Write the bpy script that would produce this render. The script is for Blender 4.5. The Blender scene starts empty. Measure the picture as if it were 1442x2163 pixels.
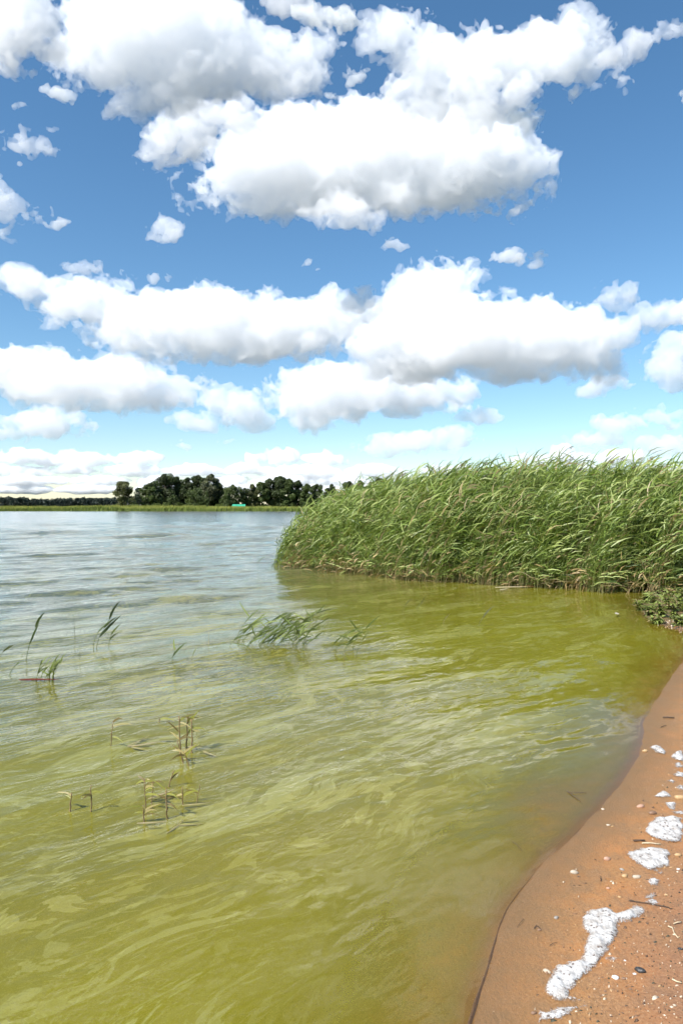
import bpy, math, random
import numpy as np
from mathutils import Vector, Matrix, Euler

# ------------------------------------------------------------------ camera, sky, sun, exposure
SC = bpy.context.scene
COL = SC.collection
CAM_H = 1.6
FPX = 1500.0          # focal length in pixels of the 1442 x 2163 photograph
HOR = 1070.0          # image row of the horizon
cam_data = bpy.data.cameras.new('camera')
cam = bpy.data.objects.new('camera', cam_data)
COL.objects.link(cam)
cam.location = (0, 0, CAM_H)
cam.rotation_euler = (math.radians(90) - math.atan((1081.5 - HOR) / FPX), 0, 0)
cam_data.sensor_fit = 'VERTICAL'
cam_data.sensor_height = 36.0
cam_data.sensor_width = 24.0
cam_data.lens = 36.0 * FPX / 2163.0
cam_data.clip_start = 0.05
cam_data.clip_end = 80000
SC.camera = cam

SUN_EL, SUN_AZ = math.radians(47), math.radians(-132)     # azimuth from +Y (view direction), negative = to the left
sun_dir = Vector((math.sin(SUN_AZ) * math.cos(SUN_EL), math.cos(SUN_AZ) * math.cos(SUN_EL), math.sin(SUN_EL)))
sl = bpy.data.lights.new('sun', 'SUN')
sl.energy = 4.8
sl.angle = math.radians(0.53)
sl.color = (1.0, 0.968, 0.92)
sun = bpy.data.objects.new('sun', sl)
sun.rotation_euler = sun_dir.to_track_quat('Z', 'Y').to_euler()
COL.objects.link(sun)

world = bpy.data.worlds.new('World')
SC.world = world
world.use_nodes = True
wn = world.node_tree
wn.nodes.clear()
w_out = wn.nodes.new('ShaderNodeOutputWorld')
w_bg = wn.nodes.new('ShaderNodeBackground')
w_sky = wn.nodes.new('ShaderNodeTexSky')
w_sky.sky_type = 'NISHITA'
w_sky.sun_disc = False
w_sky.sun_elevation = SUN_EL
w_sky.sun_rotation = SUN_AZ
w_sky.altitude = 200
w_sky.air_density = 1.0
w_sky.dust_density = 0.25
w_sky.ozone_density = 2.6
w_bg.inputs['Strength'].default_value = 0.095
w_hs = wn.nodes.new('ShaderNodeHueSaturation')
w_hs.inputs['Saturation'].default_value = 1.17
w_hs.inputs['Hue'].default_value = 0.494
wn.links.new(w_sky.outputs['Color'], w_hs.inputs['Color'])
wn.links.new(w_hs.outputs['Color'], w_bg.inputs['Color'])
wn.links.new(w_bg.outputs[0], w_out.inputs['Surface'])

SC.view_settings.view_transform = 'Standard'
SC.view_settings.look = 'None'
SC.view_settings.exposure = 0.80
SC.view_settings.gamma = 1.0
SC.view_settings.use_curve_mapping = False
SC.render.engine = 'CYCLES'
cy = SC.cycles
cy.max_bounces = 18
cy.diffuse_bounces = 3
cy.glossy_bounces = 3
cy.transmission_bounces = 4
cy.volume_bounces = 14
cy.transparent_max_bounces = 24
cy.caustics_reflective = False
cy.caustics_refractive = False
cy.sample_clamp_indirect = 8.0
cy.use_denoising = True
cy.use_adaptive_sampling = True
cy.adaptive_threshold = 0.04

# ------------------------------------------------------------------ helpers
rng = np.random.default_rng(11)
random.seed(5)

def prop(o, label=None, cat=None, group=None, kind=None):
    if label: o['label'] = label
    if cat: o['category'] = cat
    if group: o['group'] = group
    if kind: o['kind'] = kind
    return o

def mesh_np(name, V, F, mat=None, smooth=False, cols=None, colname='col'):
    """V (n,3) array, F (m,k) int array of equal-size faces -> mesh data"""
    me = bpy.data.meshes.new(name)
    V = np.ascontiguousarray(V, dtype=np.float32); F = np.ascontiguousarray(F, dtype=np.int32)
    k = F.shape[1]
    me.vertices.add(len(V)); me.vertices.foreach_set('co', V.ravel())
    me.loops.add(F.size); me.loops.foreach_set('vertex_index', F.ravel())
    me.polygons.add(len(F))
    me.polygons.foreach_set('loop_start', np.arange(0, F.size, k, dtype=np.int32))
    if smooth: me.polygons.foreach_set('use_smooth', np.ones(len(F), dtype=bool))
    me.update(calc_edges=True)
    if cols is not None:
        at = me.color_attributes.new(colname, 'FLOAT_COLOR', 'POINT')
        c4 = np.ones((len(V), 4), np.float32); c4[:, :cols.shape[1]] = cols
        at.data.foreach_set('color', c4.ravel())
    if mat is not None: me.materials.append(mat)
    return me

def link(name, data, parent=None, loc=None, rot=None):
    o = bpy.data.objects.new(name, data)
    COL.objects.link(o)
    if parent is not None: o.parent = parent
    if loc is not None: o.location = loc
    if rot is not None: o.rotation_euler = rot
    return o

def ground_pt(px, py, z=0.0):
    """point of the plane at height z seen at photo pixel px, py"""
    d = (CAM_H - z) * FPX / (py - HOR)
    return np.array([(px - 721.0) / FPX * d, d, z])

def at_dist(px, py, d):
    return np.array([(px - 721.0) / FPX * d, d, CAM_H + (HOR - py) / FPX * d])

class NT:
    """small node-tree writer"""
    def __init__(s, name):
        s.m = bpy.data.materials.new(name); s.m.use_nodes = True
        s.t = s.m.node_tree; s.t.nodes.clear()
        s.out = s.t.nodes.new('ShaderNodeOutputMaterial')
    def n(s, typ, **kw):
        nd = s.t.nodes.new('ShaderNode' + typ)
        for k, v in kw.items():
            if k.startswith('_'): setattr(nd, k[1:], v)
        for k, v in kw.items():
            if not k.startswith('_'):
                key = int(k[1:]) if (k[0] == 'i' and k[1:].isdigit()) else k.replace('__', ' ')
                s.put(nd.inputs[key], v)
        return nd
    def put(s, sock, v):
        if hasattr(v, 'outputs'): v = v.outputs[0]
        if isinstance(v, bpy.types.NodeSocket): s.t.links.new(v, sock)
        else: sock.default_value = v
    def math(s, op, a, b=None, clamp=False):
        nd = s.t.nodes.new('ShaderNodeMath'); nd.operation = op; nd.use_clamp = clamp
        s.put(nd.inputs[0], a)
        if b is not None: s.put(nd.inputs[1], b)
        return nd.outputs[0]
    def ramp(s, fac, stops, interp='LINEAR'):
        nd = s.t.nodes.new('ShaderNodeValToRGB'); cr = nd.color_ramp; cr.interpolation = interp
        while len(cr.elements) < len(stops): cr.elements.new(0.5)
        for e, (p, c) in zip(cr.elements, stops):
            e.position = p; e.color = (*c, 1) if len(c) == 3 else c
        s.put(nd.inputs[0], fac)
        return nd.outputs[0]
    def mix(s, fac, a, b, blend='MIX'):
        nd = s.t.nodes.new('ShaderNodeMix'); nd.data_type = 'RGBA'; nd.blend_type = blend
        s.put(nd.inputs[0], fac)
        for i, v in ((6, a), (7, b)):
            if isinstance(v, tuple) and len(v) == 3: v = (*v, 1)
            s.put(nd.inputs[i], v)
        return nd.outputs[2]
    def noise(s, vec, scale, detail=3, rough=0.55, dist=0.0):
        nd = s.n('TexNoise', Vector=vec, Scale=scale, Detail=detail, Roughness=rough, Distortion=dist)
        return nd.outputs[0]
    def mapr(s, v, a, b, c=0.0, d=1.0, smooth=False):
        nd = s.t.nodes.new('ShaderNodeMapRange'); nd.clamp = True
        if smooth: nd.interpolation_type = 'SMOOTHSTEP'
        for i, x in enumerate((v, a, b, c, d)): s.put(nd.inputs[i], x)
        return nd.outputs[0]
    def surf(s, sh): s.t.links.new(sh.outputs[0] if hasattr(sh, 'outputs') else sh, s.out.inputs['Surface']); return s.m
# ------------------------------------------------------------------ terrain: shore line, lake bed, beach, far bank
def vnoise(x, y, seed=0):
    """smooth 2-D value noise, 0..1"""
    xi, yi = np.floor(x).astype(np.int64), np.floor(y).astype(np.int64)
    fx, fy = x - xi, y - yi
    fx, fy = fx * fx * (3 - 2 * fx), fy * fy * (3 - 2 * fy)
    def h(a, b):
        n = (a * 374761393 + b * 668265263 + seed * 974634777) & 0x7fffffff
        n = ((n ^ (n >> 13)) * 1274126177) & 0x7fffffff
        return ((n ^ (n >> 16)) & 0xffff) / 65535.0
    return (h(xi, yi) * (1 - fx) + h(xi + 1, yi) * fx) * (1 - fy) + (h(xi, yi + 1) * (1 - fx) + h(xi + 1, yi + 1) * fx) * fy

def fbm2(x, y, oct=4, seed=0):
    s, a, t = 0, 1.0, 0
    for o in range(oct):
        s = s + a * vnoise(x * 2**o + 17.3 * o, y * 2**o - 9.1 * o, seed + o); t += a; a *= 0.5
    return s / t

shore_px = [(960,2200),(975,2163),(992,2110),(1010,2060),(1025,2010),(1040,1960),(1057,1922),(1080,1890),(1108,1855),(1140,1822),(1175,1790),(1215,1750),(1258,1705),(1302,1655),(1334,1607),(1349,1560),(1350,1530),(1368,1495),(1395,1455),(1420,1418),(1445,1382),(1462,1352),(1440,1335),(1395,1322),(1362,1305),(1345,1285),(1352,1266),(1400,1256)]
SHORE = [(-1.6, -8.0), (-0.6, -1.0), (0.1, 1.2)] + [tuple(ground_pt(*p)[:2]) for p in shore_px] + [(7.5, 13.2), (12, 20.0), (34, 60), (105, 200), (125, 243)]
FARLINE = [(x, 243 + 2.5 * math.sin(x * 0.045) + 1.2 * math.sin(x * 0.13 + 1)) for x in range(120, -481, -12)]
LAND_NEAR = np.array(SHORE + FARLINE + [(-900, 300), (-4000, 40000), (40000, 40000), (40000, -9000), (-3, -9000)])
LINE = np.array(SHORE + FARLINE)

def inside(P, poly):
    x, y = P[:, 0], P[:, 1]
    r = np.zeros(len(P), bool)
    a, b = poly, np.roll(poly, -1, 0)
    for (x0, y0), (x1, y1) in zip(a, b):
        if y0 == y1: continue
        c = ((y0 > y) != (y1 > y)) & (x < (x1 - x0) * (y - y0) / (y1 - y0) + x0)
        r ^= c
    return r

def shore_dist(P):
    """signed distance from the water line, positive out in the water"""
    d = np.full(len(P), 1e9)
    for (x0, y0), (x1, y1) in zip(LINE[:-1], LINE[1:]):
        ex, ey = x1 - x0, y1 - y0
        t = np.clip(((P[:, 0] - x0) * ex + (P[:, 1] - y0) * ey) / (ex * ex + ey * ey), 0, 1)
        d = np.minimum(d, (P[:, 0] - x0 - t * ex)**2 + (P[:, 1] - y0 - t * ey)**2)
    d = np.sqrt(d)
    return np.where(inside(P, LAND_NEAR), -d, d)

FILM_C = ground_pt(1215, 1690)        # the thin sheet of water lying over sand
def ground_z(P):
    s = shore_dist(P)
    x, y = P[:, 0], P[:, 1]
    s = s + 0.030 * (fbm2(x * 5.5, y * 5.5, 3, 40) - 0.5) * (np.abs(s) < 2.0) * (y < 20)
    film = np.exp(-(((x - FILM_C[0] + 0.1) / 0.34)**2 + ((y - FILM_C[1]) / 0.5)**2))
    wat = -(0.010 * np.minimum(s / 0.05, 1) + 0.115 * s * (1 - 0.62 * film) + 0.03 * np.maximum(s - 0.5, 0))
    wat = np.maximum(wat, -1.6)
    far = y > 120
    land = np.where(far, np.minimum(-s * 0.03, 1.1), 0.028 * -s + 0.010 * np.minimum(-s / 0.06, 1))
    land = np.minimum(land, 1.3)
    z = np.where(s > 0, wat, land)
    near = (y < 20) & (s < 0.0)
    z = z + np.where(near, (fbm2(x * 3.1, y * 3.1, 4, 3) - 0.5) * 0.022 * np.clip(-s / 0.25, 0, 1) + (fbm2(x * 24, y * 24, 2, 8) - 0.5) * 0.006 * np.clip(-s / 0.2, 0, 1), 0)
    return z, s

def gz(x, y):
    return float(ground_z(np.array([[x, y]], float))[0][0])

def grid_faces(nr, nc, keep=None):
    i = np.arange(nr * nc).reshape(nr, nc)
    F = np.stack([i[:-1, :-1], i[:-1, 1:], i[1:, 1:], i[1:, :-1]], -1).reshape(-1, 4)
    return F if keep is None else F[keep.reshape(-1)[F].any(1)]

def compact(V, F, *extra):
    used = np.zeros(len(V), bool); used[F] = True
    idx = np.cumsum(used) - 1
    return (V[used], idx[F]) + tuple(e[used] for e in extra)

# --- ground material
s = NT('shore_sand_and_meadow')
geo = s.n('NewGeometry')
sep = s.n('SeparateXYZ', Vector=geo.outputs['Position'])
pos = geo.outputs['Position']
att = s.n('Attribute', _attribute_name='shore')
sh = att.outputs['Fac']
flat = s.n('VectorMath', _operation='MULTIPLY', i0=pos, i1=(1, 1, 0))
n_big = s.noise(flat, 2.2, 4, 0.6)
n_mid = s.noise(flat, 9.0, 4, 0.6)
n_fin = s.noise(flat, 95.0, 4, 0.75)
n_rip = s.noise(s.n('VectorMath', _operation='MULTIPLY', i0=flat, i1=(60, 22, 1)), 1.0, 3, 0.6, 1.0)
n_grn = s.noise(flat, 620.0, 2, 0.6)
sand = s.mix(s.mapr(n_big, 0.38, 0.66), (0.240, 0.118, 0.040), (0.420, 0.155, 0.035))
sand = s.mix(s.mapr(n_mid, 0.45, 0.62, 0, 0.65), sand, (0.205, 0.115, 0.055))
sand = s.mix(s.mapr(n_fin, 0.38, 0.66, 0.0, 0.75), sand, (0.44, 0.245, 0.105))
sand = s.mix(s.mapr(n_grn, 0.56, 0.70, 0, 0.75), sand, (0.105, 0.060, 0.035))
sand = s.mix(s.mapr(n_rip, 0.50, 0.66, 0, 0.45), sand, (0.150, 0.085, 0.040))
sand = s.mix(s.math('MULTIPLY', s.mapr(sh, -0.34, -0.04), s.mapr(sh, 0.0, 0.12, 0.75, 0.0)), sand, (0.150, 0.088, 0.036))
vor = s.n('TexVoronoi', Vector=flat, Scale=75.0)
speck = s.math('MULTIPLY', s.mapr(vor.outputs['Distance'], 0.13, 0.20, 1, 0), s.mapr(vor.outputs['Color'], 0.72, 0.80))
sand = s.mix(s.math('MULTIPLY', speck, 0.7), sand, s.mix(s.mapr(n_mid, 0.4, 0.6), (0.10, 0.06, 0.04), (0.50, 0.36, 0.24)))
# drier, browner, littered sand away from the water
dry = s.mapr(sh, -0.34, -0.66)
dry = s.math('MULTIPLY', dry, s.mapr(n_big, 0.30, 0.50, 0.35, 1.0))
sand = s.mix(s.math('MULTIPLY', dry, 0.65), sand, s.mix(s.mapr(n_fin, 0.35, 0.65), (0.150, 0.072, 0.044), (0.28, 0.15, 0.085)))
# mud and humus at the foot of the reeds
mud = s.math('MULTIPLY', s.mapr(sep.outputs['Y'], 9.0, 9.9), s.mapr(n_mid, 0.3, 0.6, 0.5, 1.0))
sand = s.mix(mud, sand, (0.120, 0.100, 0.050))
# meadow of the far bank
n_f = s.noise(flat, 0.11, 4, 0.6)
meadow = s.mix(s.mapr(n_f, 0.35, 0.65), (0.105, 0.150, 0.030), (0.170, 0.185, 0.050))
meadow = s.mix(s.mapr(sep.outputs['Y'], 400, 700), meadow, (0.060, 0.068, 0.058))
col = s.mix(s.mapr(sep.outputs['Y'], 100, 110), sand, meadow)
b1 = s.n('Bump', Strength=0.8, Distance=0.005, Height=s.noise(flat, 90.0, 4, 0.7))
b2 = s.n('Bump', Strength=0.5, Distance=0.0016, Height=n_grn, Normal=b1)
wet = s.mapr(sh, -0.95, -0.15)
rough = s.math('SUBTRACT', 0.85, s.math('MULTIPLY', wet, 0.42))
bs = s.n('BsdfPrincipled', Base__Color=col, Roughness=rough, Normal=b2)
bs.inputs['Specular IOR Level'].default_value = 0.4
M_GROUND = s.surf(bs)

APEX = -1.6
rows = np.concatenate([np.geomspace(1.2, 17, 520), np.geomspace(17, 45000, 190)[1:]])
angs = np.linspace(-math.radians(68), math.radians(68), 520)
R, A = np.meshgrid(rows, angs, indexing='ij')
P = np.stack([(R * np.sin(A)).ravel(), (R * np.cos(A) + APEX).ravel()], -1)
gzv, gsv = ground_z(P)
V = np.column_stack([P, gzv])
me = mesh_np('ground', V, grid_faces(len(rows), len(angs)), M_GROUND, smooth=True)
at = me.attributes.new('shore', 'FLOAT', 'POINT'); at.data.foreach_set('value', gsv.astype(np.float32))
prop(link('ground', me), 'wet orange brown sand of the beach and green far bank', kind='structure')

# ------------------------------------------------------------------ water
CREST = np.array([0.70, 0.714]); PROP_ANG = math.atan2(-0.70, 0.714)
py_rows = np.concatenate([np.arange(2720, 1260.0, -2.3), np.arange(1260, 1077.0, -1.0)])
d_rows = CAM_H * FPX / (py_rows - HOR)
tans = np.linspace(-0.92, 0.86, 720)
Dm, Tm = np.meshgrid(d_rows, tans, indexing='ij')
WP = np.stack([(Dm * Tm).ravel(), Dm.ravel()], -1)
wgz, wsd = ground_z(WP)
x, y = WP[:, 0], WP[:, 1]
spacing = np.gradient(d_rows)[:, None].repeat(len(tans), 1).ravel()
lee = 1 - 0.80 * np.clip((x - (-1.3 - 0.05 * (y - 10))) / 1.6, 0, 1) * np.clip((y - 7.2) / 2.5, 0, 1)     # sheltered by the reeds
patch = 0.55 + 0.9 * fbm2(x * 0.23 + 5, y * 0.23, 3, 21)
open_ = np.clip((y - 4.0) / 9.0, 0.0, 1.0)
wr = np.random.default_rng(4)
z = np.zeros(len(WP))
for lam, cnt, steep, spread in ((5.0, 10, 0.036, 0.45), (1.9, 7, 0.020, 0.30), (0.95, 10, 0.022, 0.40), (0.50, 14, 0.024, 0.50), (0.27, 16, 0.036, 0.50), (0.145, 18, 0.050, 0.50), (0.08, 18, 0.048, 0.5)):
    for _ in range(cnt):
        L = lam * wr.uniform(0.72, 1.35)
        a = PROP_ANG + wr.normal(0, spread)
        kx, ky = math.cos(a) * 2 * math.pi / L, math.sin(a) * 2 * math.pi / L
        amp = steep * L / (2 * math.pi) * 2.2 / math.sqrt(cnt) * wr.uniform(0.5, 1.4)
        fade = np.clip(L / (2.6 * spacing) - 0.3, 0, 1)
        grow = (0.35 + 0.85 * open_ + 1.1 * np.clip((y - 20) / 30, 0, 1)) if lam > 0.2 else (0.45 + 0.55 * open_)
        if lam < 0.2: grow = grow * (0.30 + 0.75 * np.clip(1 - np.abs(x - 1.0 - 0.28 * (y - 4)) / 1.3, 0, 1) * np.clip((y - 2.8) / 1.5, 0, 1) + 0.3 * np.clip((y - 12) / 15, 0, 1))
        elif lam < 0.6: grow = grow * (0.62 + 0.4 * np.clip((y - 12) / 12, 0, 1))
        else: grow = grow * 1.35
        if lam > 4: grow = np.clip((y - 15) / 25, 0, 1)
        z += amp * fade * grow * np.sin(kx * x + ky * y + wr.uniform(0, 6.28))
depth0 = -wgz
z *= patch * lee * np.clip(depth0 / 0.07, 0.0, 1)
lip = 0.006 * np.exp(-np.maximum(wsd, 0) / 0.10)
z += lip
depth = z - wgz
keep = (depth > -0.03)
F = grid_faces(len(d_rows), len(tans), keep)
V, F, depth_c, sd_c = compact(np.column_stack([WP, z]), F, depth, wsd)

s = NT('algae_green_lake_water')
geo = s.n('NewGeometry'); pos = geo.outputs['Position']
dep = s.n('Attribute', _attribute_name='depth').outputs['Fac']
mp = s.n('Mapping', _vector_type='POINT', Vector=pos)
mp.inputs['Rotation'].default_value = (0, 0, -math.radians(44))      # x axis along the wave crests
warp = s.n('TexNoise', Vector=mp, Scale=0.8, Detail=2.0)
wv = s.n('VectorMath', _operation='MULTIPLY_ADD', i0=warp.outputs['Color'], i1=(1.3, 0.9, 0), i2=mp.outputs[0])
st1 = s.n('VectorMath', _operation='MULTIPLY', i0=wv, i1=(0.62, 2.5, 1))
st2 = s.n('VectorMath', _operation='MULTIPLY', i0=wv, i1=(2.3, 7.5, 1))
st3 = s.n('VectorMath', _operation='MULTIPLY', i0=wv, i1=(0.16, 0.6, 1))
sc1 = s.noise(st1, 1.0, 6, 0.62, 0.6)
sc2 = s.noise(st2, 1.0, 5, 0.6, 0.9)
sc3 = s.noise(st3, 1.0, 3, 0.5)
scum_refl = s.math('ADD', s.mapr(sc1, 0.55, 0.56, 0, 0.60, True), s.mapr(sc2, 0.565, 0.578, 0, 0.45, True))  # pale streaks: algae film, with cloud reflections also put into the colour
edge = s.math('MULTIPLY', s.mapr(s.math('ABSOLUTE', s.math('SUBTRACT', sc1, 0.555)), 0.0, 0.008, 1, 0), 0.35)
st4 = s.n('VectorMath', _operation='MULTIPLY', i0=wv, i1=(4.5, 13.0, 1))
sc4 = s.noise(st4, 1.0, 4, 0.6, 1.2)
lines = s.math('MULTIPLY', s.mapr(s.math('ABSOLUTE', s.math('SUBTRACT', sc4, 0.5)), 0.0, 0.016, 1, 0), s.mapr(sc3, 0.42, 0.58, 0.1, 0.55))
fine = s.math('MULTIPLY', s.mapr(sc4, 0.57, 0.60, 0, 1, True), s.mapr(sc3, 0.40, 0.60, 0.55, 0.1))
scum_refl = s.math('ADD', s.math('ADD', s.math('ADD', scum_refl, edge), lines), fine, True)
grain = s.noise(pos, 210.0, 2, 0.6)
body = s.mix(s.mapr(sc3, 0.35, 0.65), (0.100, 0.090, 0.0050), (0.148, 0.140, 0.0085))
body = s.mix(s.mapr(dep, 0.05, 0.5), s.mix(0.5, body, (0.185, 0.155, 0.010)), body)
deepc = s.mapr(dep, 0.45, 1.3)
body = s.mix(deepc, body, (0.070, 0.080, 0.040))
film = s.mix(s.mapr(sc3, 0.4, 0.6), (0.300, 0.275, 0.070), (0.280, 0.280, 0.100))  # streak colour: algae film and cloud reflections together
colr = s.mix(s.math('MULTIPLY', scum_refl, s.mapr(dep, 0.02, 0.12, 0.0, 0.58)), body, film)
colr = s.mix(s.mapr(grain, 0.56, 0.70, 0, 0.5), colr, (0.235, 0.215, 0.035))
colr = s.mix(s.mapr(grain, 0.44, 0.30, 0, 0.4), colr, (0.060, 0.056, 0.004))
murk = s.math('SUBTRACT', 1.0, s.math('POWER', 2.718, s.math('MULTIPLY', s.math('MAXIMUM', dep, 0.0), -30.0)))
rp1 = s.n('VectorMath', _operation='MULTIPLY', i0=mp.outputs[0], i1=(5.0, 14.0, 1))
rp2 = s.n('VectorMath', _operation='MULTIPLY', i0=mp.outputs[0], i1=(1.0, 2.4, 1))
b1 = s.n('Bump', Strength=s.mapr(dep, 0.015, 0.16, 0.02, 0.35), Distance=0.010, Height=s.noise(rp1, 1.0, 3, 0.55, 0.4))
b2 = s.n('Bump', Strength=s.mapr(dep, 0.015, 0.16, 0.03, 0.26), Distance=0.10, Height=s.noise(rp2, 1.0, 4, 0.6, 0.3), Normal=b1)
dif = s.n('BsdfDiffuse', Color=colr, Normal=s.n('CombineXYZ', X=0.0, Y=0.0, Z=1.0))     # light scattered back from inside the turbid water
tra = s.n('BsdfTransparent', Color=(0.97, 0.93, 0.76, 1))
und = s.n('MixShader', i0=murk, i1=tra, i2=dif)
glo = s.n('BsdfGlossy', Color=(1, 1, 1, 1), Roughness=s.n('Attribute', _attribute_name='chop').outputs['Fac'], Normal=b2)
fre = s.n('Fresnel', IOR=1.333, Normal=b2)
wsh = s.n('MixShader', i0=fre, i1=und, i2=glo)
M_WATER = s.surf(wsh)
me = mesh_np('lake_water', V, F, M_WATER, smooth=True)
at = me.attributes.new('depth', 'FLOAT', 'POINT'); at.data.foreach_set('value', depth_c.astype(np.float32))
chop = 0.03 + 0.11 * np.clip((V[:, 1] - 12) / 70, 0, 1)**0.7          # unresolved wind ripples of the open lake
at = me.attributes.new('chop', 'FLOAT', 'POINT'); at.data.foreach_set('value', chop.astype(np.float32))
prop(link('lake_water', me), 'green algae filled lake water with rippled surface', kind='structure')
# ------------------------------------------------------------------ leaf materials
def leaf_mat(name, rough=0.5, trans=0.35, noise_scale=3.0):
    s = NT(name)
    c = s.n('Attribute', _attribute_name='col').outputs['Color']
    g = s.n('NewGeometry')
    n = s.noise(g.outputs['Position'], noise_scale, 2, 0.5)
    c2 = s.mix(s.mapr(n, 0.3, 0.7, 0, 0.35), c, s.mix(1.0, c, (1.25, 1.15, 0.8), 'MULTIPLY'))
    d = s.n('BsdfPrincipled', Base__Color=c2, Roughness=rough)
    d.inputs['Specular IOR Level'].default_value = 0.35
    t = s.n('BsdfTranslucent', Color=s.mix(1.0, c2, (1.15, 1.2, 0.55), 'MULTIPLY'))
    return s.surf(s.n('MixShader', i0=trans, i1=d, i2=t))
M_LEAF = leaf_mat('reed_leaf', 0.45, 0.30)
M_CROWN = leaf_mat('tree_foliage', 0.6, 0.18, 0.4)
def bark_mat(name, c1, c2, scale):
    s = NT(name); tc = s.n('TexCoord')
    n = s.noise(tc.outputs['Object'], scale, 4, 0.6)
    b = s.n('Bump', Strength=0.4, Distance=0.01, Height=n)
    return s.surf(s.n('BsdfPrincipled', Base__Color=s.mix(s.mapr(n, .35, .65), c1, c2), Roughness=0.8, Normal=b))
M_BARK = bark_mat('bark', (0.045, 0.033, 0.024), (0.11, 0.085, 0.06), 2.0)
M_STEM = bark_mat('dry_reed_stem', (0.20, 0.13, 0.06), (0.33, 0.25, 0.13), 14.0)
M_STUB = bark_mat('rotten_brown_stalk', (0.10, 0.060, 0.022), (0.26, 0.18, 0.075), 30.0)

def tube(path, rad, sides=6, cap=True):
    """tapered tube along path -> V, F (quads)"""
    path = np.asarray(path, float); n = len(path)
    rad = np.broadcast_to(np.asarray(rad, float), (n,))
    V = []
    for i in range(n):
        t = path[min(i + 1, n - 1)] - path[max(i - 1, 0)]
        t = t / (np.linalg.norm(t) + 1e-9)
        a = np.cross(t, (0.3, 1, 0.1)); a /= np.linalg.norm(a) + 1e-9
        b = np.cross(t, a)
        for k in range(sides):
            w = 2 * math.pi * k / sides
            V.append(path[i] + rad[i] * (a * math.cos(w) + b * math.sin(w)))
    F = [[i * sides + k, i * sides + (k + 1) % sides, (i + 1) * sides + (k + 1) % sides, (i + 1) * sides + k] for i in range(n - 1) for k in range(sides)]
    if cap and sides == 6:
        e = (n - 1) * sides
        F += [[e, e + 1, e + 2, e + 3], [e, e + 3, e + 4, e + 5]]
    return np.array(V), np.array(F)

def join(parts):
    Vs, Fs, o = [], [], 0
    for V, F in parts:
        Vs.append(V); Fs.append(F + o); o += len(V)
    return np.concatenate(Vs), np.concatenate(Fs)

def leaf_cloud(centers, radii, per, size, colr, r, squash=0.85):
    """small randomly turned leaf faces spread through ellipsoidal clumps"""
    C = np.repeat(centers, per, 0); Rr = np.repeat(radii, per)
    n = len(C)
    u = r.normal(size=(n, 3)); u /= np.linalg.norm(u, axis=1)[:, None]
    rad = Rr * (0.45 + 0.6 * r.random(n) ** 0.5)
    P = C + u * rad[:, None] * np.array([1, 1, squash])
    nrm = u * 0.6 + r.normal(size=(n, 3)) * 0.6 + np.array([0, 0, 0.3]); nrm /= np.linalg.norm(nrm, axis=1)[:, None]
    t = np.cross(nrm, r.normal(size=(n, 3))); t /= np.linalg.norm(t, axis=1)[:, None]
    b = np.cross(nrm, t)
    sz = size * r.uniform(0.6, 1.4, n)[:, None]
    V = np.stack([P - t * sz, P - b * sz * .6 + nrm * sz * .15, P + t * sz, P + b * sz * .6 + nrm * sz * .1], 1).reshape(-1, 3)
    F = np.arange(n * 4).reshape(-1, 4)
    tint = np.repeat(r.uniform(0.70, 1.35, len(centers)), per)[:, None] * r.uniform(0.8, 1.2, (n, 1))
    cols = np.repeat(np.clip(colr * tint, 0, 1), 4, 0)
    return V, F, cols

def tree(px, top, half, d, colr, label, seed, base_z=0.8, shape='round', name='tree', group='trees of the grove on the far bank', airy=1.0):
    r = np.random.default_rng(seed)
    k = d / FPX
    H = CAM_H + (HOR - top) * k - base_z
    W = half * k * 1.2
    root = link(name, None, loc=((px - 721) * k, d, base_z))
    root.empty_display_size = 1
    # lobes
    nl = 34 if shape != 'cone' else 18
    cs, rs = [], []
    for i in range(nl):
        t = r.random()
        if shape == 'round':
            zc = H * (0.06 + 0.84 * t); prof = math.sqrt(max(0.05, 1 - ((t - 0.45) / 0.62)**2))
        elif shape == 'cone':
            zc = H * (0.08 + 0.86 * t); prof = max(0.08, 1 - t)
        elif shape == 'tall':
            zc = H * (0.22 + 0.70 * t); prof = math.sqrt(max(0.05, 1 - ((t - 0.5) / 0.6)**2))
        else:
            zc = H * (0.05 + 0.75 * t); prof = math.sqrt(max(0.08, 1 - t * t * 0.8))
        an = r.uniform(0, 6.283); rr = W * prof * math.sqrt(r.random()) * 0.85
        cs.append((rr * math.cos(an), rr * math.sin(an), zc)); rs.append(max(0.12 * H, W * 0.40) * r.uniform(0.55, 1.1) * (0.55 + 0.45 * prof))
    cs.append((0, 0, H * 0.93)); rs.append(H * 0.07)
    V, F, c = leaf_cloud(np.array(cs), np.array(rs), int(190 * airy), max(0.16, H * 0.026), np.array(colr), r)
    V[:, 2] = np.maximum(V[:, 2], 0.05)
    link('crown', mesh_np('crown', V, F, M_CROWN, cols=c), root)
    lean = r.uniform(-.03, .03) * H
    tr = [tube([(0, 0, -0.3), (lean * .3, 0, H * .25), (lean, 0, H * .55), (lean * 1.2, 0.1, H * .85)], [H * .022, H * .017, H * .011, H * .003])]
    for j in range(5):
        an = r.uniform(0, 6.28); z0 = H * r.uniform(.25, .6); L = W * r.uniform(.5, .85)
        tr.append(tube([(lean * z0 / H, 0, z0), (L * .5 * math.cos(an), L * .5 * math.sin(an), z0 + L * .35), (L * math.cos(an), L * math.sin(an), z0 + L * .55)], [H * .009, H * .006, H * .002]))
    tv, tf = join(tr)
    link('trunk', mesh_np('trunk', tv, tf, M_BARK, smooth=True), root)
    return prop(root, label, 'bush' if 'bush' in name else 'tree', group)

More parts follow.
